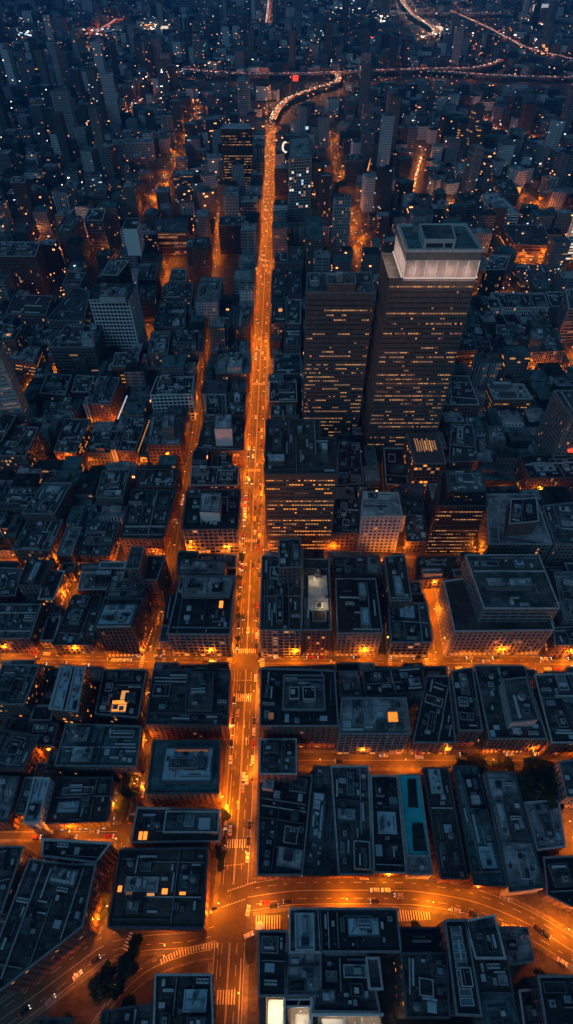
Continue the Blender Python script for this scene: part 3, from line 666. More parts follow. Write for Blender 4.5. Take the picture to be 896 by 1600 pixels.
# upper left
B('black office tower with dense lit floors and a pale crown band, left of the avenue', [(345,201),(394,201),(390,193),(350,193)], yb=304, sty='glass', wall='bk', roof='p', cop='pale_concrete', lit=.5, lod=1, cap=60, litmats=('lit_soft','lit_warm','lit_dim'), cl=0)
B('light brown tower at the foot of the black office tower beside the avenue', [(371,315),(402,315),(402,307),(373,307)], yb=350, sty='grid', wall='li', roof='l', lit=.02, lod=1)
B('squat pale block at the left foot of the black office tower', [(350,305),(372,305),(373,292),(352,292)], h=42, sty='fin', wall='pc', roof='l', lit=0, lod=1)
B('white crowned tower with fine vertical ribs near the slanting street', [(188,360),(220,360),(229,350),(195,349)], yb=404, sty='grid', wall='wh', roof='l', lit=.02, lod=1, tiers=[([(192,357),(214,357),(219,341),(198,341)],68,'wh','d',None)])
B('wide office block with golden striped floors right of the white crowned tower', [(241,363),(291,363),(293,342),(244,342)], yb=401, sty='ribbon', wall='bz', roof='m', lit=.55, lod=1, cap=45)
B('lattice sided grey tower above the black wedge tower', [(132,344),(160,344),(165,327),(140,326)], yb=396, sty='grid', wall='st', roof='d', lit=.06, lod=1)
B('pale edged slab left of the lattice sided grey tower', [(88,360),(112,360),(128,338),(104,335)], h=48, sty='fin', wall='st', roof='d', lit=.04, lod=1)
B('tall dark tower with sloping shoulder near the upper left edge', [(17,285),(38,285),(43,276),(21,276)], yb=345, sty='fin', wall='br', roof='m', lit=.04, lod=1)
B('slim plain tower with rounded top left of the distant slanting street', [(196,304),(212,304),(216,292),(200,291)], yb=336, sty='slab', wall='li', roof='m', lit=.02, lod=1)
B('wide pale block with vertical fins, far upper left', [(175,226),(238,223),(239,216),(177,218)], yb=252, sty='fin', wall='pc', roof='l', lit=.03, lod=1)
B('tower with golden lit side beside the distant slanting street', [(270,273),(302,273),(303,266),(273,266)], yb=303, sty='ribbon', wall='bz', roof='l', lit=.7, lod=1, cap=40)
B('pale twin slab tower leaning left, far upper left', [(78,142),(104,142),(108,137),(84,137)], yb=232, sty='fin', wall='pc', roof='m', lit=.03, lod=2)
B('lower pale slab in front of the leaning twin slab tower', [(92,200),(112,200),(116,193),(98,193)], yb=231, sty='fin', wall='li', roof='m', lit=.02, lod=2)
B('leftmost of three clustered apartment towers, far upper left', [(146,160),(158,160),(160,155),(149,155)], yb=193, sty='fin', wall='st', roof='m', lit=.06, lod=2)
B('middle one of three clustered apartment towers, far upper left', [(160,158),(172,158),(174,152),(163,152)], yb=192, sty='fin', wall='st', roof='m', lit=.06, lod=2)
B('rightmost of three clustered apartment towers, far upper left', [(174,155),(184,155),(185,149),(176,149)], yb=190, sty='fin', wall='st', roof='m', lit=.06, lod=2)
B('pale blue shaft tower with a narrow top left of the avenue bend', [(371,127),(390,127),(390,120),(372,120)], yb=192, sty='grid', wall='pc', roof='l', lit=.05, lod=2)
B('grey block with white tables on its roof above the slanting street', [(95,300),(118,300),(124,282),(104,282)], yb=320, sty='grid', wall='pc', roof='l', lit=.03, lod=1)
B('long flat office hall between white blocks, upper left', [(122,305),(164,305),(168,290),(130,290)], yb=322, sty='ribbon', wall='st', roof='m', lit=.05, lod=1)
# the middle, right of the avenue
B('lit mid rise office tower at the foot of the twin towers beside the avenue', [(414,740),(527,740),(524,684),(500,684),(500,655),(417,655)], yb=864, sty='glass', wall='br', roof='d', lit=.7, shop=1, litmats=('lit_warm','lit_orange','lit_soft','lit_orange','lit_dim'), cap=100)
B('tall flat topped twin tower with few lit floors left of the crowned skyscraper', [(479,457),(586,457),(579,425),(481,427)], yb=688, sty='glass', wall='bz', roof='m', lit=.3, cap=100, tiers=[([(512,443),(556,443),(555,430),(513,430)],146,'br','m',None)], litmats=('lit_warm','lit_soft','lit_soft'))
r_, p_, h_ = B('crowned skyscraper with glowing white top box and golden office floors', [(609,434),(745,434),(724,396),(597,396)], h=160, sty='glass', wall='bz', roof='m', lit=.44, cap=100, cl=0, litmats=('lit_warm','lit_soft','lit_soft','lit_dim'), seed=11)
CROWN = (r_, p_, h_)
B('low grey roof with a dome like hood between lit mid rise tower and bronze roof', [(528,758),(568,755),(562,692),(529,692)], yb=776, wall='st', roof='m', lit=.1)
B('pale grey tower with small windows in front of the crowned skyscraper', [(566,806),(630,806),(622,770),(568,768)], yb=862, sty='punch', wall='pc', roof='p', lit=.02)
B('recessed dark roof between lit mid rise tower and pale grey tower', [(519,832),(562,832),(562,780),(523,780)], yb=863, wall='br', roof='d', lit=.03)
B('narrow black roof right of the pale grey tower', [(636,845),(668,845),(661,779),(633,779)], yb=862, wall='bz', roof='d', lit=.03)
B('dark stepped tower sparkling with golden windows, right of the narrow black roof', [(684,790),(762,790),(755,738),(690,738)], h=52, sty='glass', wall='bk', roof='d', lit=.5, shop=.8, tiers=[([(700,767),(760,767),(752,735),(698,735)],62,'bk','g',.3)], litmats=('lit_soft','lit_warm','lit_dim'), cap=80)
B('wide grey roof with a brown penthouse and a long white skylight', [(765,850),(863,850),(836,772),(760,772)], yb=886, wall='li', roof='l', lit=.03, tiers=[([(797,818),(842,814),(838,778),(799,780)],40,'br','d',None)])
B('stone building with a pale L shaped ledge at the right edge', [(868,850),(950,850),(925,782),(848,790)], h=27, wall='li', roof='m', lit=.02)
B('box with a ribbed bronze roof reflecting golden light', [(648,724),(697,724),(685,677),(636,678)], yb=775, sty='grid', wall='br', roof='d', lit=.25, cl=0, litmats=('lit_orange','lit_soft')); BRONZE = bpy.context.scene.objects and FOOT[-1]
B('low black roof over an orange lit arcade left of the ribbed bronze roof', [(604,756),(638,758),(634,700),(600,700)], yb=776, wall='bz', roof='d', lit=.02, shop=1, cl=4)
B('octagonal looking dark block behind the sparkling stepped tower', [(702,722),(748,720),(738,664),(706,662)], h=27, sty='punch', wall='br', roof='m', lit=.15)
B('reddish low roof right of the octagonal looking block', [(750,712),(776,712),(766,682),(747,684)], h=14, wall='br', roof='l', lit=0)
B('small light roof cube above the reddish low roof', [(766,692),(791,692),(785,664),(762,666)], h=22, wall='st', roof='l', lit=0)
B('tall corner tower with a bright roof edge leaning out at the right', [(893,650),(985,650),(960,608),(866,610)], h=62, sty='punch', wall='li', roof='d', lit=.06)
B('podium with arched windows in front of the right corner tower', [(829,746),(960,746),(935,706),(812,712)], yb=775, sty='fin', wall='br', roof='d', lit=.08, shop=.4)
B('office block with a checker of golden windows right of the crowned skyscraper', [(773,623),(832,623),(818,600),(762,600)], yb=660, sty='glass', wall='br', roof='l', lit=.55, litmats=('lit_soft','lit_warm','lit_orange'))
B('dark roofed block with small lights along its base, below the office with golden checker', [(697,632),(749,632),(732,587),(693,587)], yb=667, wall='br', roof='d', lit=.05, shop=.7)
B('light roofed low hall over an orange lit corner right of the skyscraper', [(752,566),(797,566),(781,546),(748,546)], yb=585, wall='li', roof='l', lit=.1, shop=1)
B('small block wrapped in orange lit windows hard against the skyscraper', [(703,549),(746,547),(739,522),(710,522)], yb=580, sty='glass', wall='br', roof='d', lit=.8, litmats=('lit_orange','lit_warm','lit_dim'))
B('pale fronted block with a round tank room on its roof near the right edge', [(823,550),(884,547),(866,522),(806,528)], yb=582, sty='fin', wall='li', roof='d', lit=.12, tiers=[([(830,530),(850,529),(849,512),(830,513)],38,'st','l',None)])
B('white walled box with a dark boxed roof right of the skyscraper', [(787,480),(858,480),(850,458),(768,457)], yb=506, sty='fin', wall='wh', roof='d', lit=.03)
B('flat dark roof at the right of the white walled box', [(862,478),(912,478),(900,456),(854,456)], h=22, wall='bz', roof='d', lit=.04, lod=1)
B('jumble of dark roofs between skyscraper and white walled box', [(712,541),(768,541),(756,508),(716,508)], h=20, wall='bz', roof='d', lit=.04)
B('shallow dark roof below the white walled box', [(776,521),(820,521),(815,508),(776,508)], h=15, wall='bz', roof='m', lit=.02)
B('dark leaning slab with an orange lit flank behind the skyscraper crown', [(757,421),(790,421),(797,400),(768,398)], yb=480, sty='fin', wall='bk', roof='d', lit=.05)
B('wide roof over an orange lit colonnade at the right edge', [(805,382),(862,384),(850,352),(784,350)], yb=403, sty='ribbon', wall='br', roof='d', lit=.2, shop=1, lod=1)
B('brown block with stacked ledges below the roof over the colonnade', [(815,440),(862,440),(854,414),(801,412)], yb=454, sty='ribbon', wall='br', roof='d', lit=.1, lod=1)
B('tower of bright banded floors cut off by the right edge', [(896,350),(950,350),(945,328),(900,328)], h=50, sty='ribbon', wall='wh', roof='d', lit=.85, lod=1, litmats=('lit_warm','lit_white','lit_orange'))
B('white angular building with a slanted roof strip, upper right', [(777,333),(812,333),(780,300),(753,303)], yb=356, sty='ribbon', wall='wh', roof='p', lit=.05, lod=1)
B('dark square block left of the white angular building', [(731,323),(757,319),(738,301),(714,303)], yb=347, sty='grid', wall='st', roof='d', lit=.04, lod=1)
B('tilted roof with a small bright strip, above the white angular building', [(784,303),(812,303),(800,280),(775,282)], h=25, sty='ribbon', wall='br', roof='d', lit=.2, lod=1)
B('pinkish banded tower at the right edge above the orange crossing', [(890,482),(950,480),(945,450),(885,452)], h=40, sty='slab', wall='li', roof='m', lit=.1, lod=1)
B('pale twin fin block upper right', [(812,262),(826,262),(832,246),(818,244)], yb=280, sty='fin', wall='wh', roof='p', lit=.02, lod=2)
# strip between the avenue and the twin towers
B('row of low teal skylight roofs beside the distant avenue', [(424,461),(446,460),(446,421),(426,421)], h=20, wall='br', roof='d', lit=.05, lod=1)
B('low roof between teal skylight roofs and the twin tower', [(448,461),(471,460),(471,422),(448,421)], h=18, wall='br', roof='d', lit=.05, lod=1)
B('brick front full of pinkish lit windows beside the distant avenue', [(424,505),(446,505),(446,466),(426,466)], yb=543, wall='br', roof='m', lit=.6, lod=1)
B('square dark roof with a pale tank left of the twin tower', [(448,505),(470,505),(470,468),(448,468)], h=27, wall='st', roof='d', lit=.03, lod=1)
B('stack of narrow balconied roofs left of the twin tower', [(444,538),(470,538),(470,512),(446,513)], h=26, wall='st', roof='d', lit=.03, lod=1)
B('flat roof with small dormers left of the twin tower', [(428,584),(470,583),(470,552),(430,553)], h=20, wall='st', roof='d', lit=.03, lod=1)
B('dark two level roof above the lit mid rise tower', [(421,627),(464,627),(463,596),(422,596)], h=22, wall='br', roof='d', lit=.03)
B('narrow brown roof touching the lit mid rise tower', [(424,650),(462,650),(461,632),(424,632)], h=18, wall='br', roof='d', lit=.12)
B('small roof with glowing sign line right of the distant avenue', [(430,410),(450,410),(450,393),(431,393)], h=26, wall='bz', roof='m', lit=.05, lod=1)
B('box roof beside the avenue right of the low glowing sign roof', [(452,410),(474,410),(474,385),(453,385)], h=26, wall='bz', roof='d', lit=.05, lod=1)
B('lattice fronted tall pale tower right of the distant avenue', [(452,248),(487,246),(483,214),(453,215)], yb=346, sty='grid', wall='pc', roof='m', lit=.14, lod=1, cap=40, litmats=('lit_white','lit_soft','lit_cold'))
B('slim red brick tower behind the framed flat roof tower', [(500,275),(519,275),(518,270),(502,270)], yb=366, sty='fin', wall='br', roof='m', lit=.08, lod=1)
B('tower with a white central stripe right of the slim red brick tower', [(522,308),(550,308),(547,302),(524,302)], yb=402, sty='fin', wall='pc', roof='m', lit=.1, lod=1)
B('framed flat roof tower peeping over the twin tower', [(479,373),(506,373),(501,338),(477,338)], yb=440, sty='punch', wall='bz', roof='g', lit=.08, lod=1, cl=0)
B('small dark office block with a yellow sail sign at its side', [(541,251),(570,251),(569,241),(543,241)], yb=285, sty='ribbon', wall='bz', roof='m', lit=.03, lod=1)
# row above the cross street, right
B('white framed block at the right corner of avenue and cross street', [(407,984),(471,984),(472,869),(410,868)], yb=1026, sty='grid', wall='li', roof='m', lit=.08, shop=.3)
B('tall narrow grey roof block rising behind the white framed block', [(436,887),(471,885),(469,841),(437,843)], h=50, sty='punch', wall='bz', roof='m', lit=.02)
B('block with a lamplit yellowish roof terrace beside the white framed block', [(472,984),(518,984),(514,873),(474,873)], yb=1024, wall='br', roof='m', lit=.15, shop=1, cl=6, litmats=('lit_orange','lit_warm'))
B('low roof framed in grey behind the black roofed block', [(522,900),(572,900),(570,871),(521,871)], h=22, wall='st', roof='m', lit=.02)
B('little pale boxed roof right of the low grey framed roof', [(574,896),(598,896),(592,869),(573,869)], h=24, wall='st', roof='l', lit=.02)
B('black roofed block with two cyan skylights and a glowing shop row', [(528,989),(598,988),(587,904),(525,904)], yb=1025, wall='li', roof='d', lit=.04, shop=1, cl=12, tiers=[([(566,975),(578,975),(575,950),(564,950)],34.5,'st','b',None),([(563,930),(573,930),(570,911),(561,911)],34.5,'st','b',None)])
B('dark vaulted roof block with white corner windows on the cross street', [(612,1003),(676,1003),(667,943),(608,941)], yb=1027, sty='grid', wall='li', roof='d', lit=.1, shop=.9, shopmat='lit_warm')
B('black roof with a pale blue pool like skylight above the vaulted roof block', [(610,938),(644,938),(633,866),(601,870)], h=30, wall='br', roof='d', lit=.03, tiers=[([(619,930),(632,930),(626,900),(615,900)],31.5,'st','b',None)])
B('broad two tier department store block with a flat slate roof', [(711,986),(866,984),(840,885),(694,908)], yb=1024, sty='punch', wall='li', roof='d', lit=.06, shop=.85, tiers=[([(757,950),(875,950),(842,867),(728,867)],46,'li','m',.0,'ribbon')], cl=22)
B('roof of pale square panels at the right edge beside the department store', [(882,968),(960,966),(932,893),(866,894)], h=22, wall='st', roof='l', lit=.03)
B('dark roofed corner shop with a green glowing sign at the right edge', [(868,1008),(945,1005),(932,978),(864,980)], yb=1026, wall='br', roof='d', lit=.05, shop=.6)
B('low dark roofs in the shade behind the black roof with blue skylight', [(650,906),(700,902),(716,869),(652,870)], h=12, wall='bz', roof='d', lit=0)
# between cross street and lower cross street, right
B('large dark framed roof at the corner of avenue and cross street, lower right', [(407,1134),(529,1134),(523,1048),(408,1044)], yb=1168, wall='br', roof='d', lit=.02, shop=.3, tiers=[([(442,1108),(508,1108),(506,1055),(444,1055)],34,'st','m',None)])
B('narrow roof with upright brown vents below the cross street', [(531,1089),(567,1089),(558,1050),(531,1050)], h=20, wall='br', roof='m', lit=.02)
B('fin fronted roof with an orange glowing skylight', [(531,1146),(641,1146),(634,1091),(535,1091)], yb=1178, sty='grid', wall='lI'.lower(), roof='m', lit=.03, shop=.5, light=0, tiers=[([(606,1129),(624,1129),(622,1111),(605,1111)],31,'wh','d',None)])
B('long roof with a sloped pale shed just below the cross street', [(572,1088),(664,1080),(660,1041),(568,1048)], h=24, sty='grid', wall='li', roof='d', lit=.02)
B('recessed dark roof between fin fronted roof and striped long roof', [(646,1160),(712,1160),(701,1056),(668,1056)], h=18, wall='bz', roof='d', lit=.03, shop=.4)
B('striped long roof with a bright white L shaped ledge', [(718,1141),(754,1141),(738,1043),(706,1048)], h=23, wall='br', roof='d', lit=.02)
B('widest roof of the lower right row, with a diagonal pale penthouse', [(766,1154),(855,1154),(819,1040),(742,1040)], yb=1176, sty='fin', wall='br', roof='d', lit=.02, shop=.5, tiers=[([(800,1128),(842,1124),(822,1058),(786,1062)],30,'pc','m',None)])
B('dark roof right of the narrow lit alley', [(863,1160),(935,1160),(895,1052),(836,1054)], yb=1182, wall='br', roof='d', lit=.04)
# block between lower cross street and curved street
B('small roof at the avenue end of the lower cross street', [(406,1209),(464,1209),(463,1155),(407,1155)], h=24, wall='br', roof='m', lit=0)
B('deep dark roof with stepped pale frames beside the avenue', [(403,1367),(472,1367),(488,1212),(406,1212)], h=11, wall='br', roof='d', lit=0)
B('dark courtyard roof in the middle of the lower block', [(474,1367),(528,1367),(515,1197),(490,1197)], h=9, wall='br', roof='d', lit=0)
B('dark roof with winding pipes right of the courtyard roof', [(530,1366),(582,1366),(576,1197),(518,1197)], h=10, wall='br', roof='d', lit=0)
B('narrow roof with round cooling units left of the teal pool roof', [(585,1363),(635,1364),(621,1212),(580,1212)], h=11, wall='br', roof='d', lit=0)
B('long narrow building with a bright teal roof and white rim', [(638,1365),(676,1365),(656,1211),(622,1210)], h=12, wall='pc', roof='l', lit=0, cl=0, seed=3); TEAL = FOOT[-1]
B('black roofed strip right of the teal pool roof', [(690,1372),(731,1373),(700,1200),(661,1200)], h=11, wall='br', roof='d', lit=0)
B('tapering dark roof with orange lit gap at its left side', [(741,1382),(791,1384),(745,1197),(709,1197)], h=12, wall='br', roof='g', lit=0)
B('long slate grey roof cluttered with pale ducts, right part of the lower block', [(797,1392),(851,1386),(804,1206),(758,1206)], h=14, wall='pc', roof='m', lit=0)
B('low pale patched roof right of the long slate grey roof', [(840,1328),(884,1322),(873,1250),(820,1254)], h=9, wall='st', roof='l', lit=0)
B('black roof on the outside of the street bend at the right edge', [(856,1398),(960,1450),(950,1335),(850,1340)], h=10, wall='bz', roof='d', lit=0)
B('stone building with amber lit wall at the right edge beside the park', [(886,1245),(960,1245),(950,1180),(874,1190)], h=20, sty='punch', wall='li', roof='d', lit=.05)
# below the curved street
B('roof with a large gridded skylight facing the curved street', [(453,1488),(502,1488),(498,1420),(453,1420)], h=27, wall='bz', roof='d', lit=0, tiers=[([(463,1484),(491,1484),(490,1428),(462,1428)],28.5,'st','b',None)])
B('wide black roof with small panels facing the curved street', [(503,1487),(627,1487),(620,1420),(499,1420)], h=27, wall='bz', roof='d', lit=0)
B('plain dark roof beside the round plaza at the foot of the avenue', [(405,1556),(446,1556),(449,1455),(405,1455)], h=24, wall='bz', roof='d', lit=0)
B('roof with one pale hatch in the middle of the bottom complex', [(448,1556),(502,1556),(501,1490),(448,1490)], h=24, wall='bz', roof='m', lit=0)
B('black recessed roof above the floodlit white hall', [(489,1580),(594,1582),(576,1492),(503,1490)], h=22, wall='wh', roof='d', lit=0)
B('white box roof with dark louvres at the right of the recessed roof', [(578,1545),(598,1545),(592,1497),(573,1497)], h=26, wall='wh', roof='d', lit=0, cl=0)
B('black roof with rows of tiny vents below the street bend', [(626,1488),(697,1488),(695,1450),(625,1450)], h=18, wall='bz', roof='d', lit=0)
B('dark block with orange windows on its left wall at the bottom edge', [(636,1590),(703,1590),(698,1490),(628,1490)], h=28, wall='br', roof='d', lit=.2, litmats=('lit_orange','lit_dim'))
B('long narrow roof with a ladder of skylights below the street bend', [(714,1585),(753,1587),(728,1438),(696,1438)], h=30, wall='st', roof='d', lit=0, cl=4); LADDER = FOOT[-1]
B('black stepped roof with white inner rim at the street bend', [(744,1497),(790,1497),(773,1430),(728,1439)], h=30, wall='st', roof='d', lit=0)
B('dark roof with scattered pale boxes below the black stepped roof', [(750,1552),(802,1552),(793,1499),(744,1499)], h=26, wall='st', roof='d', lit=0)
B('plain grey blue roof at the bottom edge, right of the skylight ladder', [(758,1612),(812,1606),(801,1554),(751,1554)], h=24, wall='st', roof='g', lit=0, cl=2)
B('low tilted roof with large white fans at the inside of the bend', [(790,1509),(836,1502),(825,1450),(779,1449)], h=11, wall='pc', roof='l', lit=0)
B('dark gridded roof in the bottom right corner', [(860,1640),(960,1640),(930,1525),(842,1526)], h=22, sty='grid', wall='bz', roof='d', lit=0, cl=10)
B('dim low roof at the bottom edge between grey blue roof and corner', [(822,1620),(858,1620),(842,1545),(812,1548)], h=9, wall='bz', roof='d', lit=0, cl=3)

# ------------------------------------------------------------------ special features of single buildings
def extra(root, name, mb, mats, world=True):
    cx, cy = root.location.x, root.location.y
    if world: mb.v = [(p[0] - cx, p[1] - cy, p[2]) for p in mb.v]
    return link(name, mb.mesh(name, mats), root)
def by(text):
    for k in LABELS:
        if text in k: return LABELS[k][0]
# crown of the skyscraper
r_, p_, h_ = CROWN
hc = 178.5
cp = ccw([W(x, y, hc) for x, y in [(636, 391), (756, 391), (728, 350), (621, 351)]])
cc = centroid(cp); cb = offset(cp, -.5); lo = [(cc[0] + (p[0] - cc[0]) * .985, cc[1] + (p[1] - cc[1]) * .985) for p in cp]
mb = MB(); mb.prism(cb, h_ - 2, hc - .6, top=False); crown = extra(r_, 'crown', mb, ['pink_panel'])
mb = MB(); mb.ring(offset(cp, .3), offset(cp, -1.6), hc - 1.2, hc + .5); mb.ring(offset(cp, -.1), offset(cp, -1.6), h_ + 11.5, h_ + 12.0); extra(r_, 'crown_rim', mb, ['coping'])
mb = MB(); mb.ring(offset(cp, -.25), offset(cp, -.55), h_ + 12.0, hc - 1.3); extra(r_, 'louvre_band', mb, ['stone'])
mb = MB(); mb.face([(p[0], p[1], hc - .8) for p in offset(cp, -1)]); extra(r_, 'crown_roof', mb, ['roof_green'])
for k in range(4):                                                  # glowing joints between the crown panels and the light trough below
    a, b_ = Vector(cb[k]), Vector(cb[(k + 1) % 4]); e = (b_ - a); L_ = e.length; e.normalize(); nr = Vector((e.y, -e.x)); an = math.atan2(e.y, e.x); mid = (a + b_) / 2
    if nr.dot(-mid.normalized()) < -.5: continue
    n = max(2, round(L_ / 6.5))
    for i in range(n + 1):
        c = a + e * (L_ * i / n) + nr * .12; m_ = MB(); m_.box((c.x, c.y, (h_ + hc) / 2 - 1), (.3, .24, hc - h_ - 3.4), an); extra(r_, 'light_strip', m_, ['crown_glow'])
    m_ = MB(); c = mid + nr * .9; m_.box((c.x, c.y, h_ + .35), (L_, .9, .5), an); extra(r_, 'light_trough', m_, ['crown_glow'])
    for i in range(4):                                              # the trough washes the panels from below
        c = a + e * (L_ * (i + .5) / 4) + nr * 5.5
        li = bpy.data.lights.new('crown_floodlight', 'POINT'); li.energy = 800 * LAMP; li.color = (1, .74, .62); li.shadow_soft_size = 1.5
        lo_ = bpy.data.objects.new('crown_floodlight', li); COL.objects.link(lo_); lo_.parent = r_; lo_.location = (c.x - r_.location.x, c.y - r_.location.y, h_ + 4.0)
pen = ccw([W(x, y, hc + 6) for x, y in [(664, 374), (713, 374), (706, 350), (656, 350)]])
mb = MB(); mb.prism(pen, hc - .8, hc + 5.6, top=False); mb.ring(offset(pen, .4), offset(pen, -.5), hc + 5.4, hc + 6.2); pe = extra(r_, 'plant_room', mb, ['metal_light'])
mb = MB(); mb.face([(p[0], p[1], hc + 5.5) for p in offset(pen, -.2)]); extra(r_, 'plant_room_roof', mb, ['roof_mid'])
mb = MB(); a, b_ = Vector(pen[0]), Vector(pen[1]); e = (b_ - a); L_ = e.length; e.normalize(); nr = Vector((e.y, -e.x))
for t_, w_ in ((.35, .55), (.8, .25)):
    c = a + e * (L_ * t_) + nr * .03; mb.box((c.x, c.y, hc + 2.2), (L_ * w_, .08, 2.8), math.atan2(e.y, e.x))
extra(r_, 'louvre', mb, ['metal_dark'])
cr_ = random.Random(5)
save_loc = r_.location.copy()
clutter(r_, offset(cp, -2.5), hc - .8, cr_, 10, False)
# bronze ribbed roof: emissive strips on the ribs stand in for its golden reflections
r_ = by('ribbed bronze roof'); q = offset(BRONZE, -.2); hb = height_from(672, 724, 775) + .2
A_, B_, C_, D_ = [Vector(p) for p in q]; nrib = 13
for i in range(nrib):
    t0, t1 = i / nrib, (i + .8) / nrib; mb = MB()
    P = [A_.lerp(B_, t0), A_.lerp(B_, t1), D_.lerp(C_, t1), D_.lerp(C_, t0)]
    mb.prism(ccw([tuple(p) for p in P]), hb, hb + .5); extra(r_, 'roof_rib', mb, ['bronze' if True else ''])
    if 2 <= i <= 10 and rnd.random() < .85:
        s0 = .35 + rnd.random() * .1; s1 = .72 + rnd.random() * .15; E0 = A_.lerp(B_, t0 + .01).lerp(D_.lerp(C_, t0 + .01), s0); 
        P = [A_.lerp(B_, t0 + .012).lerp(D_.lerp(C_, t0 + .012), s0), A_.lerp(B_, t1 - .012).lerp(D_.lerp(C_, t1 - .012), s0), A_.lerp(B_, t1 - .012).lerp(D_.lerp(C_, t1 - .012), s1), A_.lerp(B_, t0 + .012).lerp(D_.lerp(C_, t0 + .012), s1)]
        mb = MB(); mb.prism(ccw([tuple(p) for p in P]), hb + .5, hb + .62); extra(r_, 'skylight', mb, [rnd.choice(('lit_soft', 'lit_warm'))])  # glowing strip painted on the rib as reflected golden light
# teal roof sheet with two dark mats
r_ = by('bright teal roof'); hq = 12.0
mb = MB(); mb.prism(ccw([W(x, y, hq) for x, y in [(637, 1336), (672, 1336), (654, 1213), (624, 1212)]]), hq - .9, hq - .35); extra(r_, 'roof_deck', mb, ['teal_roof'])
mb = MB(); mb.ring(ccw([W(x, y, hq) for x, y in [(636, 1338.5), (673.5, 1338.5), (656, 1211), (622, 1210)]]), ccw([W(x, y, hq) for x, y in [(638, 1336), (671.5, 1336), (654, 1213), (624, 1212)]]), hq - .9, hq + .5); extra(r_, 'roof_rim', mb, ['pale_concrete'])
for qd in ([(638, 1261), (654, 1262), (650, 1217), (637, 1217)], [(646, 1330), (668, 1330), (661, 1286), (644, 1286)]):
    mb = MB(); mb.prism(ccw([W(x, y, hq) for x, y in qd]), hq - .35, hq - .05); extra(r_, 'roof_mat', mb, ['roof_dark'])
mb = MB(); c = W(665, 1349, 22); mb.tube((c[0], c[1], hq - .5), (c[0], c[1], hq + 1), 1.1, 1.1, 14); extra(r_, 'vent_pipe', mb, ['metal_light'])
# ladder of skylights
r_ = by('ladder of skylights'); A_, B_, C_, D_ = [Vector(p) for p in offset(ccw([W(x, y, 30) for x, y in [(721, 1573), (742, 1573), (720, 1446), (704, 1446)]]), 0)]
for i in range(9):
    t0, t1 = i / 9 + .01, (i + 1) / 9 - .01; P = [A_.lerp(D_, t0), B_.lerp(C_, t0), B_.lerp(C_, t1), A_.lerp(D_, t1)]
    mb = MB(); pp = ccw([tuple(p) for p in P]); mb.prism(pp, 29, 29.7, 0, top=False); mb.ring(offset(pp, .1), offset(pp, -.25), 29.6, 29.9); f = offset(pp, -.2)
    o = extra(r_, 'skylight', mb, ['coping']); mb = MB(); mb.face([(p[0], p[1], 29.72) for p in f]); g_ = extra(r_, 'pane', mb, ['metal_mid' if i % 3 else 'skylight_glass'])
    g_.parent = o; g_.location = (0, 0, 0)
# single lit roof lights and penthouses
for text, px, z, w_, d_, hh_, mt in [('one orange skylight', (224, 1306), 11.1, 4.2, 3.6, .7, 'lit_orange'), ('orange lit plant wells', (258, 1393), 16.1, 2.6, 2.2, .8, 'lit_orange'), ('orange lit plant wells', (286, 1394), 16.1, 2.8, 2.2, .8, 'lit_orange'), ('orange lit plant wells', (188, 1389), 16.1, 1.8, 2.4, .8, 'lit_orange'), ('orange lit plant wells', (236, 1398), 16.1, 3.4, 1.0, .8, 'lit_warm'), ('orange lit plant wells', (202, 1396), 16.1, 3.0, 1.0, .8, 'lit_dim'),
                                 ('orange lit penthouse', (187, 1104), 14.1, 8.5, 6.5, 1.2, 'lit_orange'), ('orange lit penthouse', (196, 1088), 14.1, 4, 5, 2.2, 'lit_warm'), ('fin fronted roof', (614, 1122), 29.5, 5.4, 6, .9, 'lit_orange'), ('stepped roof terraces', (346, 945), 30.2, 2.4, 5, .8, 'lit_orange'), ('large dark framed roof', (424, 1119), 32.5, 2.6, 3.4, .6, 'lit_dim'), ('square glass roofed block', (300, 1173), 21.2, 18, 1.2, .4, 'lit_dim')]:
    X, Y = W(px[0], px[1], z); mb = MB(); mb.box((X, Y, z + hh_ / 2), (w_, d_, hh_), 0, 0); mb.box((X, Y, z + hh_ * .25), (w_ + .5, d_ + .5, hh_ * .5), 0, 1)
    extra(by(text), 'skylight', mb, [mt, 'metal_mid'])
# lamplit terrace
def lamp_light(parent, x, y, z, e, col=(1, .42, .09), size=.25, name='lamp_light'):
    li = bpy.data.lights.new(name, 'POINT'); li.energy = e * LAMP; li.color = col; li.shadow_soft_size = size
    o = bpy.data.objects.new(name, li); COL.objects.link(o)
    if parent is not None: o.parent = parent; o.location = (x - parent.location.x, y - parent.location.y, z)
    else: o.location = (x, y, z)
    return o
r_ = by('yellowish roof terrace')
for (x, y) in ((492, 905), (505, 945)):
    X, Y = W(x, y, 36); mb = MB(); mb.tube((X, Y, 32), (X, Y, 37.6), .06, .05, 6); mb.box((X, Y, 37.7), (.5, .5, .2)); extra(r_, 'lamp_post', mb, ['lit_white']); lamp_light(r_, X, Y, 37.2, 700, (1, .66, .30))
tp = ccw([W(x, y, 34) for x, y in [(482, 952), (514, 952), (511, 898), (482, 898)]]); mb = MB(); mb.prism(tp, 31, 33.2); extra(r_, 'terrace', mb, ['pale_concrete'])
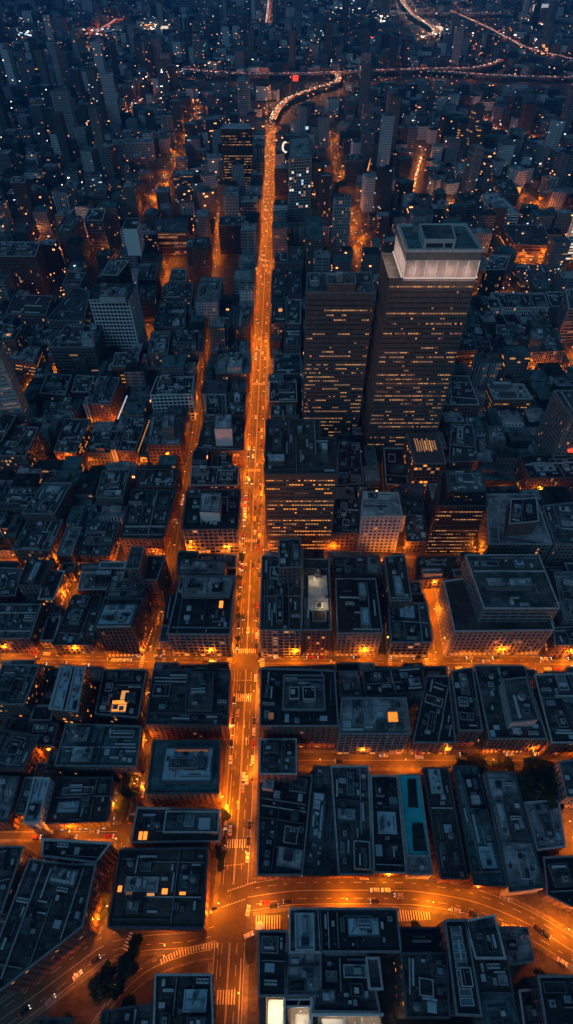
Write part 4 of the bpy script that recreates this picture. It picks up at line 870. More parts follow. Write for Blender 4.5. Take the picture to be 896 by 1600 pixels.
# floodlit white hall at the bottom edge
root = empty('hall', (*W(505, 1600, 0), 0)); tag(root, 'low white hall with floodlit open bays at the bottom edge, below the recessed black roof', 'hall')
mb = MB(); hp = ccw([W(x, y, 6) for x, y in [(415, 1670), (600, 1670), (594, 1576), (417, 1560)]]); mb.prism(hp, 0, 6.0); extra(root, 'wall', mb, ['lilac_stone'])
FOOT.append(hp)
for (x0, x1, y0, y1, z0, z1, mt, nm) in [(419, 443, 1562, 1640, 6, 6.6, 'white_stone', 'terrace'), (405, 416, 1558, 1640, 6, 16, 'bronze', 'side_wing'), (446, 487, 1560, 1563, 6, 13, 'white_stone', 'beam'), (446, 487, 1571, 1574, 6, 13, 'white_stone', 'beam'),
        (443, 447, 1558, 1640, 6, 14, 'white_stone', 'partition'), (485, 489, 1558, 1640, 6, 14, 'white_stone', 'partition'), (489, 600, 1583, 1588, 6, 15, 'white_stone', 'beam'), (497, 499, 1590, 1640, 6, 11, 'pale_concrete', 'partition'), (538, 541, 1590, 1640, 6, 11, 'pale_concrete', 'partition'), (566, 569, 1590, 1640, 6, 11, 'pale_concrete', 'partition'),
        (449, 455, 1576, 1640, 6, 9, 'bronze', 'counter'), (462, 483, 1585, 1640, 6, 7, 'pale_concrete', 'terrace'), (448, 462, 1564, 1570, 6, 6.5, 'black_metal', 'recess_shade'), (474, 486, 1564, 1570, 6, 6.5, 'black_metal', 'recess_shade'), (503, 536, 1592, 1640, 6, 6.7, 'white_stone', 'terrace'), (543, 564, 1594, 1640, 6, 6.4, 'lilac_stone', 'terrace')]:  # black slabs between the beams paint the shade of the open recess
    P = ccw([W(x0, y1, z1), W(x1, y1, z1), W(x1, y0, z1), W(x0, y0, z1)]); mb = MB(); mb.prism(P, z0, z1); extra(root, nm, mb, [mt])
mb = MB(); a_, b_ = W(464, 1574, 13), W(470, 1560, 13); mb.tube((*a_, 12.6), (*b_, 12.6), .3, .3, 6); extra(root, 'strut', mb, ['white_stone'])
for x, y in ((431, 1570), (431, 1592), (470, 1580), (470, 1602), (520, 1600), (555, 1598), (585, 1600)):
    c = W(x, y, 12); mb = MB(); mb.tube((c[0], c[1], 6), (c[0], c[1], 11.4), .08, .08, 6); mb.box((c[0], c[1], 11.5), (.6, .6, .2), bottom=True); extra(root, 'lamp_post', mb, ['metal_light']); lamp_light(root, c[0], c[1], 11.2, 1500 if x < 440 else 1000, (1, .74, .42))
# signs: cresent, red screen, green sign, yellow sail
def panel(label, px, z, w, h, mat, cat, name, shape=None, thick=.4):
    X, Y = W(px[0], px[1], z); mb = MB()
    if shape:
        pts = [(X + u * w, Y, z + v * h) for u, v in shape]; back = [(p[0], p[1] + thick, p[2]) for p in pts]
        mb.face(pts); mb.face(list(reversed(back)))
        for i in range(len(pts)): j = (i + 1) % len(pts); mb.face([pts[j], pts[i], back[i], back[j]])
    else: mb.box((X, Y, z), (w, thick, h), bottom=True)
    mb.v = [(p[0] - X, p[1] - Y, p[2]) for p in mb.v]
    o = link(name, mb.mesh(name, [mat]), None, (X, Y, 0)); tag(o, label, cat)
    # mast that carries it
    st = MB(); st.box((0, thick + .35, (z - h / 2) / 2), (max(.5, w * .12), .6, z - h / 2 + .2)); s_ = link('support', st.mesh('support', ['metal_dark']), o)
    return o
cres = [(math.cos(a), math.sin(a)) for a in [R(60 + 240 * i / 14) for i in range(15)]] + [(.25 + .72 * math.cos(a), .72 * math.sin(a)) for a in [R(290 - 220 * i / 14) for i in range(15)]]
panel('white glowing crescent sign right of the distant avenue', (446, 230), 40, 6, 9, 'lit_white', 'sign', 'crescent_sign', cres)
panel('red glowing screen beside the far bend of the avenue', (462, 122), 60, 13, 11, 'lit_red', 'screen', 'advertising_screen')
panel('small red sign near the upper centre', (508, 192), 30, 6, 14, 'lit_red', 'sign', 'neon_sign')
panel('small cyan sign near the upper centre', (480, 200), 30, 6, 5, 'lit_cold', 'sign', 'neon_sign')
panel('tall yellow sail shaped sign on the small dark office block', (575, 262), 22, 6, 30, 'lit_orange', 'sign', 'sail_sign', [(-.5, -.5), (.1, -.5), (.6, .5), (.2, .2)])
panel('green glowing shop sign at the right end of the cross street', (882, 1019), 4.5, 5, 1.4, 'lit_cyan', 'sign', 'shop_sign')
panel('small pink sign on the right corner tower', (893, 704), 28, 4, 4, 'lit_red', 'sign', 'neon_sign')
panel('white lit screen left of the avenue mouth in the far distance', (258, 44), 30, 24, 12, 'lit_white', 'screen', 'advertising_screen')
panel('large pale lit screen in the far top right', (845, 12), 50, 60, 22, 'far_dim', 'screen', 'advertising_screen')
# string lights and light lines on two blocks
def light_line(text, p0, p1, z, n, mat):
    r = by(text); a = Vector(W(*p0, z)); b2 = Vector(W(*p1, z))
    for i in range(n):
        c = a.lerp(b2, (i + .5) / n); mb = MB(); mb.box((c.x, c.y, z), (.8, .8, .8), bottom=True); extra(r, 'edge_lamp', mb, [mat])
light_line('string of orange lights', (216, 706), (234, 656), 24, 16, 'lit_warm')
light_line('line of cold white lights', (182, 660), (199, 618), 12, 18, 'lit_cold')

# ------------------------------------------------------------------ fill the rest of the near blocks with low roofs
GC = 3.0; GX0, GX1, GY0, GY1 = -330, 330, -10, 640
nx, ny = int((GX1 - GX0) / GC), int((GY1 - GY0) / GC); occ = bytearray(nx * ny)
boxes = [(min(p[0] for p in f), max(p[0] for p in f), min(p[1] for p in f), max(p[1] for p in f), f) for f in FOOT]
for j in range(ny):
    for i in range(nx):
        q = (GX0 + (i + .5) * GC, GY0 + (j + .5) * GC); px = px_of(*q)
        if px[0] < -60 or px[0] > 956 or not street_clear(q, 1.2): occ[j * nx + i] = 1; continue
        for (a, b2, c, d, f) in boxes:
            if a - 2 < q[0] < b2 + 2 and c - 2 < q[1] < d + 2 and inside(offset(f, 2.2), q): occ[j * nx + i] = 1; break
PARK = [W(*p) for p in [(800, 1255), (872, 1252), (876, 1196), (858, 1192), (795, 1196)]]
PLAZA = [W(*p) for p in [(130, 1600), (335, 1600), (372, 1440), (300, 1450), (150, 1470), (60, 1560)]]
PLAZA2 = [W(*p) for p in [(370, 1600), (404, 1600), (460, 1410), (372, 1405)]]
LOT = [W(*p) for p in [(862, 1325), (930, 1325), (930, 1250), (868, 1255)]]
LOT2 = [W(*p) for p in [(620, 1448), (760, 1448), (700, 1400), (610, 1405)]]
for pz in (PARK, PLAZA, PLAZA2, LOT, LOT2):
    for j in range(ny):
        for i in range(nx):
            if inside(pz, (GX0 + (i + .5) * GC, GY0 + (j + .5) * GC)): occ[j * nx + i] = 1
fr = random.Random(21); fillers = []
for j in range(ny):
    for i in range(nx):
        if occ[j * nx + i]: continue
        bw_, bd_ = fr.choice((5, 6, 8)), fr.choice((4, 6, 8))
        w_ = 0
        while w_ < bw_ and i + w_ < nx and not occ[j * nx + i + w_]: w_ += 1
        d_ = 0
        while d_ < bd_ and j + d_ < ny and all(not occ[(j + d_) * nx + i + u] for u in range(w_)): d_ += 1
        for v in range(d_):
            for u in range(w_): occ[(j + v) * nx + i + u] = 1
        if w_ >= 2 and d_ >= 2: fillers.append((i, j, w_, d_))
def short(label):
    w = label.split(); out = []
    stop = {'beside', 'above', 'below', 'left', 'right', 'near', 'behind', 'at', 'cut', 'just', 'hard', 'in', 'between', 'facing', 'on', 'across', 'rising', 'squeezed', 'touching', 'peeping', 'leaning', 'midway', 'full', 'far', 'from', 'inside', 'upper', 'hugging', 'standing', 'attached', 'over', 'sparkling', 'wedged'}
    for i, x in enumerate(w):
        if i >= 3 and x.strip(',') in stop: break
        out.append(x)
        if len(out) >= 8 or x.endswith(','): break
    while out[-1].strip(',') in ('with', 'a', 'the', 'of', 'and', 'its', 'by', 'to', 'pale', 'small', 'large', 'lit', 'dark'): out.pop()
    return ' '.join(out).rstrip(',')
LAND = [(k, v[0].location.x, v[0].location.y) for k, v in LABELS.items()]
def describe(adj, X, Y):
    c = sorted(LAND, key=lambda t: math.hypot(t[1] - X, t[2] - Y))
    for k, x, y in c[:7]:
        dx, dy = X - x, Y - y
        d = ('right of' if dx > 0 else 'left of') if abs(dx) > abs(dy) else ('behind' if dy > 0 else 'below')
        l = f'{adj} {d} the {short(k)}'
        if len(l.split()) > 16: continue
        if l not in LABELS: return l, None
    return f'{adj} {d} the {short(c[0][0])}', 'buildings packed into the dim blocks'
LEFT = []
for (i, j, w_, d_) in fillers:
    x0, x1 = GX0 + i * GC + .3, GX0 + (i + w_) * GC - .3; y0, y1 = GY0 + j * GC + .3, GY0 + (j + d_) * GC - .3
    X, Y = (x0 + x1) / 2, (y0 + y1) / 2; px = px_of(X, Y, 10)
    if px[1] > 1680 or px[0] < -20 or px[0] > 916: continue
    if w_ * d_ < 6 or min(w_, d_) < 2: continue
    hh = fr.uniform(8, 15) if Y < 260 else fr.uniform(9, 22)
    rf = fr.choice('dddmmgl'); adj = {'d': 'low dark roof', 'm': 'low grey roof', 'g': 'low greenish roof', 'l': 'low pale roof'}[rf]
    if NB[0] >= 262: LEFT.append((x0, x1, y0, y1, hh)); continue
    if hh > 15: adj = adj.replace('low', 'small')
    lb, gp = describe(adj, X, Y)
    building(lb, None, h=hh, sty=fr.choice(('punch', 'ribbon', 'fin')), wall=fr.choice(('br', 'st', 'bz', 'co')), roof=rf, lit=fr.choice((.0, .05, .15)), shop=.1 if Y < 250 else .3, world_pts=[(x0, y0), (x1, y0), (x1, y1), (x0, y1)], cl=fr.randint(1, 4), lod=1, cap=6, group=gp, light=.05)

# ------------------------------------------------------------------ far roads and the elevated motorway
FAR = []
def far_road(pts, w, z=0.0, lights=45, power=1.0, col=(1, .36, .07), name='road', label=None, cars=.5):
    P = [tuple(p) for p in smooth([W(*p, z) for p in pts], 25)]; FAR.append((P, w, z, lights, power, col, label, cars)); ST['far%d' % len(FAR)] = (P, w, 2.0)
far_road([(427, 186), (433, 172), (444, 160), (456, 152), (470, 146), (500, 136), (527, 128), (529, 121), (527, 112)], 18, 12, 34, 2.2, (1, .34, .12), label='curving ramp of slow traffic where the avenue bends right towards the motorway')
far_road([(200, 175), (216, 160), (230, 150), (245, 122)], 12, 0, 50, 1.0, (1, .25, .06))
far_road([(625, -8), (634, 8), (648, 24), (668, 36), (681, 46), (676, 54), (656, 58)], 26, 12, 60, 3.0, (1, .6, .36), label='bright curving viaduct packed with headlights at the top of the view')
far_road([(285, 107), (360, 114), (448, 115), (530, 113), (610, 109), (690, 107), (740, 106), (775, 98), (783, 92)], 24, 14, 70, 1.1, (1, .25, .12), label='elevated motorway crossing the far city behind the bend of the avenue')
far_road([(640, 108), (700, 112), (780, 118), (850, 120), (930, 122)], 22, 10, 70, 1.0, (1, .25, .12), label='elevated road branching right from the motorway')
far_road([(620, 20), (700, 21), (800, 21)], 20, 12, 90, 1.4, (1, .35, .14), label='straight viaduct crossing behind the bright curving viaduct')
far_road([(705, 16), (740, 32), (770, 46), (800, 62), (830, 76), (896, 92)], 18, 0, 90, .9, (1, .28, .12))
far_road([(135, 54), (150, 48), (168, 40), (186, 29)], 26, 0, 50, 2.0, (1, .12, .05))
far_road([(138, 74), (152, 82), (172, 90)], 12, 0, 50, 1.6, (1, .4, .16))
far_road([(745, 175), (772, 198), (800, 218), (824, 226), (838, 212)], 12, 0, 45, 1.1, (1, .22, .07))
far_road([(418, 35), (420, 20), (421, 0), (421, -20)], 22, 0, 80, 1.6, (1, .4, .2))
far_road([(640, 60), (700, 62), (735, 70), (745, 90)], 14, 0, 80, 1.0, (1, .28, .12))
far_road([(645, 300), (652, 270), (660, 240)], 7, 0, 28, .9, (1, .25, .04))
far_road([(655, 312), (685, 316), (712, 312)], 8, 0, 22, 1.2, (1, .30, .04))
far_road([(592, 215), (640, 222), (668, 236)], 7, 0, 32, .7, (1, .25, .05))
far_road([(0, 372), (40, 366), (90, 372)], 7, 0, 40, .5, (1, .27, .05))
far_road([(90, 405), (112, 375), (170, 402)], 7, 0, 28, .8, (1, .27, .05))
for q, (P, w, z, sp, pw, col, label, cars) in enumerate(FAR):
    if label:
        root = empty('viaduct', (*P[len(P) // 2], 0)); tag(root, label, 'viaduct'); ox, oy = root.location.x, root.location.y
        mb = MB(); PP = [(p[0] - ox, p[1] - oy) for p in P]; ribbon(mb, PP, -w / 2, w / 2, z); 
        link('road_deck', mb.mesh('road_deck', ['asphalt']), root)
        mb = MB()
        for s_ in (-1, 1):
            ribbon(mb, PP, s_ * w / 2 - .3, s_ * w / 2 + .3, z + 1.1)
        n = len(PP)
        for i in range(n - 1):
            a, b2 = Vector(PP[i]), Vector(PP[i + 1]); d = (b2 - a); L_ = d.length; d.normalize(); nr = Vector((d.y, -d.x)); an = math.atan2(d.y, d.x)
            for s_ in (-1, 1): c = (a + b2) / 2 + nr * (s_ * w / 2); mb.box((c.x, c.y, z - .2), (L_ + .5, .5, 2.6), an)
        link('parapet', mb.mesh('parapet', ['grey_concrete']), root)
        for i in range(0, n, 2):
            mb = MB(); mb.tube((*PP[i], 0), (*PP[i], z - 1.0), 1.4, 1.4, 8); mb.box((*PP[i], z - .8), (w * .7, w * .3, 1.2)); link('pier', mb.mesh('pier', ['grey_concrete']), root)
    else:
        mb = MB(); ribbon(mb, P, -w / 2, w / 2, .05 + .01 * q); tag(link('road', mb.mesh('road', ['asphalt'])), kind='structure')

# ------------------------------------------------------------------ middle distance and far city
fr = random.Random(4); grid = {}
for f in FOOT:
    c = centroid(f); r = max(math.dist(c, p) for p in f); grid.setdefault((int(c[0] // 60), int(c[1] // 60)), []).append((c, r, f))
def free(X, Y, r):
    a, b2 = int(X // 60), int(Y // 60)
    for i in (a - 1, a, a + 1):
        for j in (b2 - 1, b2, b2 + 1):
            for c, rr_, f in grid.get((i, j), ()):
                if math.dist(c, (X, Y)) < (rr_ + r) * .8: return False
    return True
NEARST = [(k, v) for k, v in ST.items()]
BBS = {k: (min(p[0] for p in v[0]), max(p[0] for p in v[0]), min(p[1] for p in v[0]), max(p[1] for p in v[0])) for k, v in ST.items()}
def st_clear(q, pad):
    for k, (pts, w, pv) in NEARST:
        b_ = BBS[k]; m_ = w / 2 + pv + pad
        if q[0] < b_[0] - m_ or q[0] > b_[1] + m_ or q[1] < b_[2] - m_ or q[1] > b_[3] + m_: continue
        if poly_dist(q, pts) < m_: return False
    return True
cands = []; OPEN = [([p for p in ST['avenue'][0] if p[1] > 1340], 24)] + [(f[0], f[1]) for f in FAR if f[2] > 0 or f[1] >= 18]
def try_add(x, y, w_, d_, hh, a, boost=1.0):
    cands.append((hh * w_ / (y * y) * (1 + hh / 60) * boost, x, y, w_, d_, hh, a)); grid.setdefault((int(x // 60), int(y // 60)), []).append(((x, y), .5 * math.hypot(w_, d_) * .9, None))
for side in (-1, 1):                                                # unbroken street walls along the far avenue
    y = 560.0
    while y < 1330:
        dd = fr.uniform(14, 26); ww = fr.uniform(14, 24); c = min(ST['avenue'][0], key=lambda p: abs(p[1] - y - dd / 2)); x = c[0] + side * (9.8 + ww / 2); hh = (fr.uniform(12, 18) if y > 1150 else fr.uniform(14, 34)) if fr.random() < .8 else fr.uniform(34, 52)
        ok = all(not (abs(x - f[0][0]) < ww / 2 + (f[1] * .7) and abs(y + dd / 2 - f[0][1]) < dd / 2 + f[1] * .7) for k in ((int(x // 60) + i, int(y // 60) + j) for i in (-1, 0, 1) for j in (-1, 0, 1)) for f in grid.get(k, ()) if f[2] is not None)
        if ok: try_add(x, y + dd / 2, ww, dd - .6, hh, 0)
        y += dd
Y = 470.0
while Y < 5200:
    stp = 33 if Y < 1500 else (40 if Y < 2600 else 54)
    half = min(3000, 520 * (Y * .676 + 330 * .737) / FP * .93 + 60)
    X = -half
    while X < half:
        x = X + fr.uniform(-.2, .2) * stp; y = Y + fr.uniform(-.2, .2) * stp
        w_ = fr.uniform(.42, .78) * stp; d_ = fr.uniform(.42, .78) * stp; r = .5 * math.hypot(w_, d_)
        tall = fr.random(); cl_ = .5 + .5 * math.sin(x * .006 + 1.3) * math.cos(y * .0045)
        hh = fr.uniform(10, 30) if tall < .83 else (fr.uniform(30, 55) if tall < .96 - .05 * cl_ else fr.uniform(55, 105 if y > 1100 else 70))
        if y < 900: hh = min(hh, 40)
        if hh > 60: w_ = min(w_, fr.uniform(14, 24)); d_ = min(d_, fr.uniform(14, 24))
        # keep the sight line to the avenue and the streets open
        blocked = not st_clear((x, y), r * .72)
        if not blocked and hh > 28:
            for t in (.35, .7, 1.0):
                s_ = CAM_H / (CAM_H - hh * t)
                if abs(x * s_ + 29) < 14 + w_ / 2 and y * s_ < 1600: blocked = True; break
                if y > 900 and hh > 45: 
                    q = (x * s_, y * s_)
                    if not st_clear(q, 3): blocked = True; break
        if not blocked and y > 1000:
            for t in (.1, .2, .3, .4, .5, .6, .7, .8, .9, 1.0):
                s_ = CAM_H / (CAM_H - hh * t)
                if any(poly_dist((x * s_, y * s_), rp) < wd_ / 2 + w_ * .6 for rp, wd_ in OPEN): blocked = True; break
        if not blocked and free(x, y, r) and not (y > 2900 and fr.random() < .08):
            a = .0 if y < 900 else (fr.choice((0, .1, -.25, .35)) if fr.random() < .5 else .12 * math.sin(x * .004) + .3 * math.sin(y * .0023))
            cands.append((hh * w_ / (y * y) * (1 + hh / 60), x, y, w_, d_, hh, a))
        X += stp
    Y += stp
fr2 = random.Random(77); Y = 300.0                                  # the city goes on past both sides of the view
while Y < 5000:
    stp = 36 if Y < 1500 else 48; half = min(3000, 520 * (Y * .676 + 330 * .737) / FP * .93 + 60)
    for s_ in (-1, 1):
        X = half + stp * .8
        while X < half * 1.32 + 60:
            w_, d_ = fr2.uniform(.45, .78) * stp, fr2.uniform(.45, .78) * stp; x, y = s_ * X + fr2.uniform(-.2, .2) * stp, Y + fr2.uniform(-.2, .2) * stp
            if st_clear((x, y), .36 * math.hypot(w_, d_)) and free(x, y, .5 * math.hypot(w_, d_)): cands.append((1e-9, x, y, w_, d_, fr2.uniform(10, 32) if fr2.random() < .85 else fr2.uniform(32, 80), 0.0))
            X += stp
    Y += stp
cands.sort(reverse=True); NLEFT = [(0, (a + b2) / 2, (c + d) / 2, b2 - a, d - c, e, 0) for a, b2, c, d, e in LEFT]
WC = ['far_stone', 'far_bronze', 'far_grey', 'far_lilac', 'far_pale', 'far_black', 'far_white']
RC = ['roof_dark', 'roof_mid', 'roof_light', 'roof_green']
def tower_into(mb, x, y, w_, d_, hh, a, r_, far, wi, ri, wins):
    mb.box((x, y, hh / 2), (w_, d_, hh), a, wi); i = len(mb.m) - 5; mb.m[i] = ri
    if far < 2:
        if r_.random() < .7: mb.box((x + r_.uniform(-.2, .2) * w_, y + r_.uniform(-.2, .2) * d_, hh + 1.6), (w_ * r_.uniform(.2, .5), d_ * r_.uniform(.2, .5), 3.2), a, ri)
        if r_.random() < .5: mb.box((x + r_.uniform(-.3, .3) * w_, y + r_.uniform(-.3, .3) * d_, hh + .8), (3, 3, 1.6), a, wi)
        # vertical or horizontal relief on the two or three faces one can see
        ca, sa = math.cos(a), math.sin(a)
        if r_.random() < .5:
            n = int(w_ / 3.4)
            for k in range(n + 1):
                u = -w_ / 2 + w_ * k / n; mb.box((x + u * ca + d_ / 2 * sa, y + u * sa - d_ / 2 * ca, hh / 2), (.8, .9, hh), a, wi)
            n = int(d_ / 3.4); sx = -1 if x > 0 else 1
            for k in range(n + 1):
                v = -d_ / 2 + d_ * k / n; mb.box((x + sx * w_ / 2 * ca - v * sa, y + sx * w_ / 2 * sa + v * ca, hh / 2), (.9, .8, hh), a, wi)
        else:
            n = int(hh / 3.8)
            for k in range(1, n + 1): mb.box((x, y, k * hh / n - .5), (w_ + .9, d_ + .9, .9), a, wi, True)
    # windows that are lit
    nf = max(2, int(hh / 3.8)); ca, sa = math.cos(a), math.sin(a); dens = r_.choice((.005, .01, .02, .05, .12)) * (1 if far < 2 else .55)
    kind = r_.choices((0, 1, 2, 3, 4), (2.5, 3, 5, 2, 1.5) if y == 0 or y > 1000 else (0, 3, 6, 0, 0))[0]
    sx = -1 if x > 0 else 1
    for face in (0, 1):
        Lf = w_ if face == 0 else d_; nb = max(2, int(Lf / 3.2)); m = nf * nb; cnt = min(60 if far < 2 else 26, int(m * dens + r_.random()))
        for _ in range(cnt):
            k = r_.randrange(nb); f = r_.randrange(nf) if r_.random() < .8 else 0; u = -Lf / 2 + Lf * (k + .5) / nb; z = (f + .5) * hh / nf
            if face == 0: X_, Y_, an = x + u * ca + (d_ / 2 + .5) * sa, y + u * sa - (d_ / 2 + .5) * ca, a
            else: X_, Y_, an = x + sx * (w_ / 2 + .5) * ca - u * sa, y + sx * (w_ / 2 + .5) * sa + u * ca, a + math.pi / 2
            ww = Lf / nb * .8 * (r_.choice((1, 1, 2)) if dens > .05 else 1); s_ = .9 if far < 2 else .8
            wins.append((X_, Y_, z, ww * s_, 1.6 * s_, an, kind))
LITM = ['lit_soft', 'lit_warm', 'lit_dim', 'lit_cold', 'lit_white']
n_ind = 296 - NB[0]; r_ = random.Random(9)
used_lab = set()
for (sc_, x, y, w_, d_, hh, a) in cands[:n_ind]:
    mb = MB(); wins = []; wi = r_.randrange(len(WC)); ri = r_.randrange(len(RC))
    tower_into(mb, 0, 0, w_, d_, hh, a, r_, 0, 0, 1, wins) if x <= 0 else tower_into(mb, .001, 0, w_, d_, hh, a, r_, 0, 0, 1, wins)
    mats = [WC[wi], RC[ri]]
    for (X_, Y_, z, ww, wh, an, kd) in wins: mb.box((X_, Y_, z), (ww, .2, wh), an, 2, True)
    kd = wins[0][6] if wins else 0; mats.append(LITM[kd])
    colr = {'far_stone': 'brownish grey', 'far_grey': 'grey', 'far_lilac': 'pinkish grey', 'far_pale': 'pale ribbed', 'far_bronze': 'dark brown', 'far_black': 'black', 'far_white': 'whitish'}[WC[wi]]
    kind = 'tower' if hh > 48 else ('block' if hh > 24 else 'low building')
    lb, gp = describe(f'{colr} {kind}', x, y)
    o = link('building', mb.mesh('building', mats), None, (x, y, 0)); tag(o, lb, 'building', gp or 'buildings of the middle distance'); LABELS.setdefault(lb, []).append(o)
mb = MB(); wins = []
for (sc_, x, y, w_, d_, hh, a) in cands[n_ind:] + NLEFT:
    far = 1 if y < 1250 else 2
    tower_into(mb, x, y, w_, d_, hh, a, r_, far, r_.randrange(7), 7 + r_.randrange(4), wins)
tag(link('distant_buildings', mb.mesh('distant_buildings', WC + RC)), 'dense mass of small dark buildings filling the far city to the top edge', 'buildings', kind='stuff')
mb = MB()
for (X_, Y_, z, ww, wh, an, kd) in wins: mb.box((X_, Y_, z), (ww, .25, wh), an, kd, True)
tag(link('distant_windows', mb.mesh('distant_windows', ['lit_warm', 'far_orange', 'lit_soft', 'lit_cold', 'far_bright'])), 'countless tiny lit windows scattered over the far city', 'windows', kind='stuff')
# loose lamps, shop fronts and yards of the far city, each one a small lit box on a post
mb = MB(); fl = random.Random(33)
for _ in range(6500):
    y = 650 + 3900 * fl.random() ** 1.3; half = 520 * (y * .676 + 243) / FP * .9; x = fl.uniform(-half, half)
    s_ = fl.choice((.5, .6, .8, 1.2)) * (.8 if y < 1200 else (1 if y < 2000 else 1.5)) * .75
    cl_ = math.sin(x * .009 + 2) * math.sin(y * .006)
    if fl.random() > .45 + .5 * cl_: continue
    k = fl.choices(range(6), (6, 3, 4, 1.2, .5, .5))[0]; z = fl.uniform(4, 26); mb.box((x, y, z), (s_ * fl.choice((1, 1, 3)), s_, s_), fl.random(), k, True); mb.box((x, y, z / 2 - s_ / 2), (.2, .2, z - s_), 0, 6)
# bright low rise areas at the top of the view
for (cx_, cy_, n, rx, ry, ks) in [(245, 52, 130, 26, 8, (0, 1, 1, 4)), (40, 66, 60, 34, 5, (3, 4, 3)), (262, 45, 10, 3, 2, (4,)), (385, 62, 40, 9, 3, (4, 1)), (535, 22, 70, 20, 9, (4, 3)), (590, 37, 45, 12, 6, (4,)), (165, 60, 35, 30, 3, (0, 3)), (300, 64, 30, 10, 4, (0, 1)),
                                   (582, 72, 26, 15, 3, (3, 5)), (508, 64, 14, 16, 2, (3,)), (690, 62, 30, 50, 12, (0, 4)), (840, 45, 30, 40, 25, (0, 4)), (150, 210, 30, 26, 3, (0, 1)), (848, 88, 10, 5, 3, (0,)), (735, 202, 12, 4, 4, (4, 3)), (700, 345, 20, 12, 4, (0,)), (60, 200, 20, 50, 30, (0, 3)), (610, 170, 40, 80, 30, (0, 4, 3))]:
    for _ in range(n):
        u, v = fl.gauss(0, .5), fl.gauss(0, .5); x, y = W(cx_ + u * rx, max(cy_ + v * ry, -10)); s_ = fl.uniform(1.2, 3.4) * (1 if y > 2200 else .4)
        z = fl.uniform(3, 28); mb.box((x, y, z), (s_ * fl.choice((1, 2, 3)), s_ * .6, s_ * .7), 0, fl.choice(ks), True); mb.box((x, y, z / 2 - s_ * .35), (.5, .5, z - s_ * .7), 0, 6)
tag(link('distant_lights', mb.mesh('distant_lights', ['far_orange', 'far_warm', 'far_orange', 'far_cold', 'far_bright', 'far_red', 'metal_dark'])), 'countless small street and shop lights glinting across the far city', 'lights', kind='stuff')

# ------------------------------------------------------------------ street lamps with their light
b_ = MB(); b_.tube((0, 0, 0), (0, 0, 8.6), .11, .07, 7); b_.tube((0, 0, 0), (0, 0, .9), .2, .16, 7); POST = b_.mesh('post', ['metal_dark'])
b_ = MB(); b_.tube((0, 0, 8.5), (1.8, 0, 9.1), .06, .05, 6); ARM = b_.mesh('arm', ['metal_dark'])
b_ = MB(); b_.box((2.0, 0, 9.14), (.9, .34, .16)); HEAD = b_.mesh('lamp_head', ['metal_dark'])
b_ = MB(); b_.box((2.0, 0, 9.0), (.8, .46, .12), bottom=True); LENS = b_.mesh('lens', ['lamp_glow'])
ONE = MB()
for me_ in (POST, ARM, HEAD, LENS):
    i0 = len(ONE.v); ONE.v += [tuple(v.co) for v in me_.vertices]; ONE.f += [tuple(i0 + k for k in p.vertices) for p in me_.polygons]; ONE.m += [1 if me_ is LENS else 0] * len(me_.polygons)
ONE = ONE.mesh('street_lamp', ['metal_dark', 'lamp_glow'])
NL = [0]; LG = {'avenue': 'wide avenue', 'cross_street': 'main cross street', 'upper_cross_street': 'upper cross street', 'upper_left_street': 'upper left street', 'lower_cross_street': 'lower cross street', 'curved_street': 'curved street', 'left_street': 'left street', 'second_street': 'second street', 'slanting_street': 'slanting street', 'distant_slanting_street': 'distant slanting street', 'sweeping_road': 'sweeping road', 'lower_sweeping_road': 'plaza below the sweeping road'}
lr = random.Random(2); LAMPS = []
LIGHTS = {}
def light_data(e, col, size=.35):
    kind = 'POINT' if NL[0] % 2 == 0 else 'SPOT'; k = (round(e, -2), col, kind)
    if k not in LIGHTS:
        li = bpy.data.lights.new('lamp_light', kind); li.energy = e * LAMP; li.color = col; li.shadow_soft_size = size; LIGHTS[k] = li
        if kind == 'SPOT': li.spot_size = R(172); li.spot_blend = .3
    return LIGHTS[k]
def put_lamp(x, y, ang, e, col, where, detailed, z=0.0):
    if detailed:
        root = empty('street_lamp', (x, y, z)); root.rotation_euler = (0, 0, ang)
        link('post', POST, root); link('arm', ARM, root); h_ = link('lamp_head', HEAD, root); link('lens', LENS, h_)
    else: root = link('street_lamp', ONE, None, (x, y, z), ang)
    LAMPS.append((root, e, detailed))
    tag(root, f'dark street lamp with an orange glowing head beside the {where}', 'street lamp', f'street lamps along the {where}')
    if e > 0:
        o = bpy.data.objects.new('lamp_light', light_data(e, col)); COL.objects.link(o); o.parent = root; o.location = (2.0, 0, 8.6)
    NL[0] += 1; return root
ORANGE = (1.0, .205, .002)
def lamps(key, sp, e, both=True, det=True, y1=1e9, jitter=.5):
    pts, w, pv = ST[key]; P = smooth(pts, 2.0); s = sp * .4; side = 1
    for i in range(len(P) - 1):
        a, b2 = P[i], P[i + 1]; s += (b2 - a).length
        if s < sp or a.y > y1: continue
        d = (b2 - a).normalized(); nr = Vector((d.y, -d.x)) * side
        q = a + nr * (w / 2 + .6)
        if not street_clear(tuple(q), .3, key, False): continue
        s = 0; side = -side
        px = px_of(q.x, q.y)
        if not (-70 < px[0] < 970 and px[1] < 1700): continue
        put_lamp(q.x, q.y, math.atan2(-nr.y, -nr.x), (.35 if key == 'avenue' and a.y < 32 else 1) * e * lr.uniform(1 - jitter, 1 + jitter), ORANGE, LG.get(key, key.replace('_', ' ')), det and a.y < 420)
lamps('avenue', 20, 12500, y1=560, jitter=.35)
_p, _w, _v = ST['avenue']; ST['avenue_far'] = ([p for p in _p if p[1] > 545], _w, _v); LG['avenue_far'] = 'far end of the avenue'; _keep = ST.pop('avenue')
lamps('avenue_far', 30, 12500, det=False)
del ST['avenue_far']; ST['avenue'] = _keep
lamps('cross_street', 21, 9831); lamps('upper_cross_street', 25, 8674); lamps('upper_left_street', 25, 9914); lamps('lower_cross_street', 23, 7958)
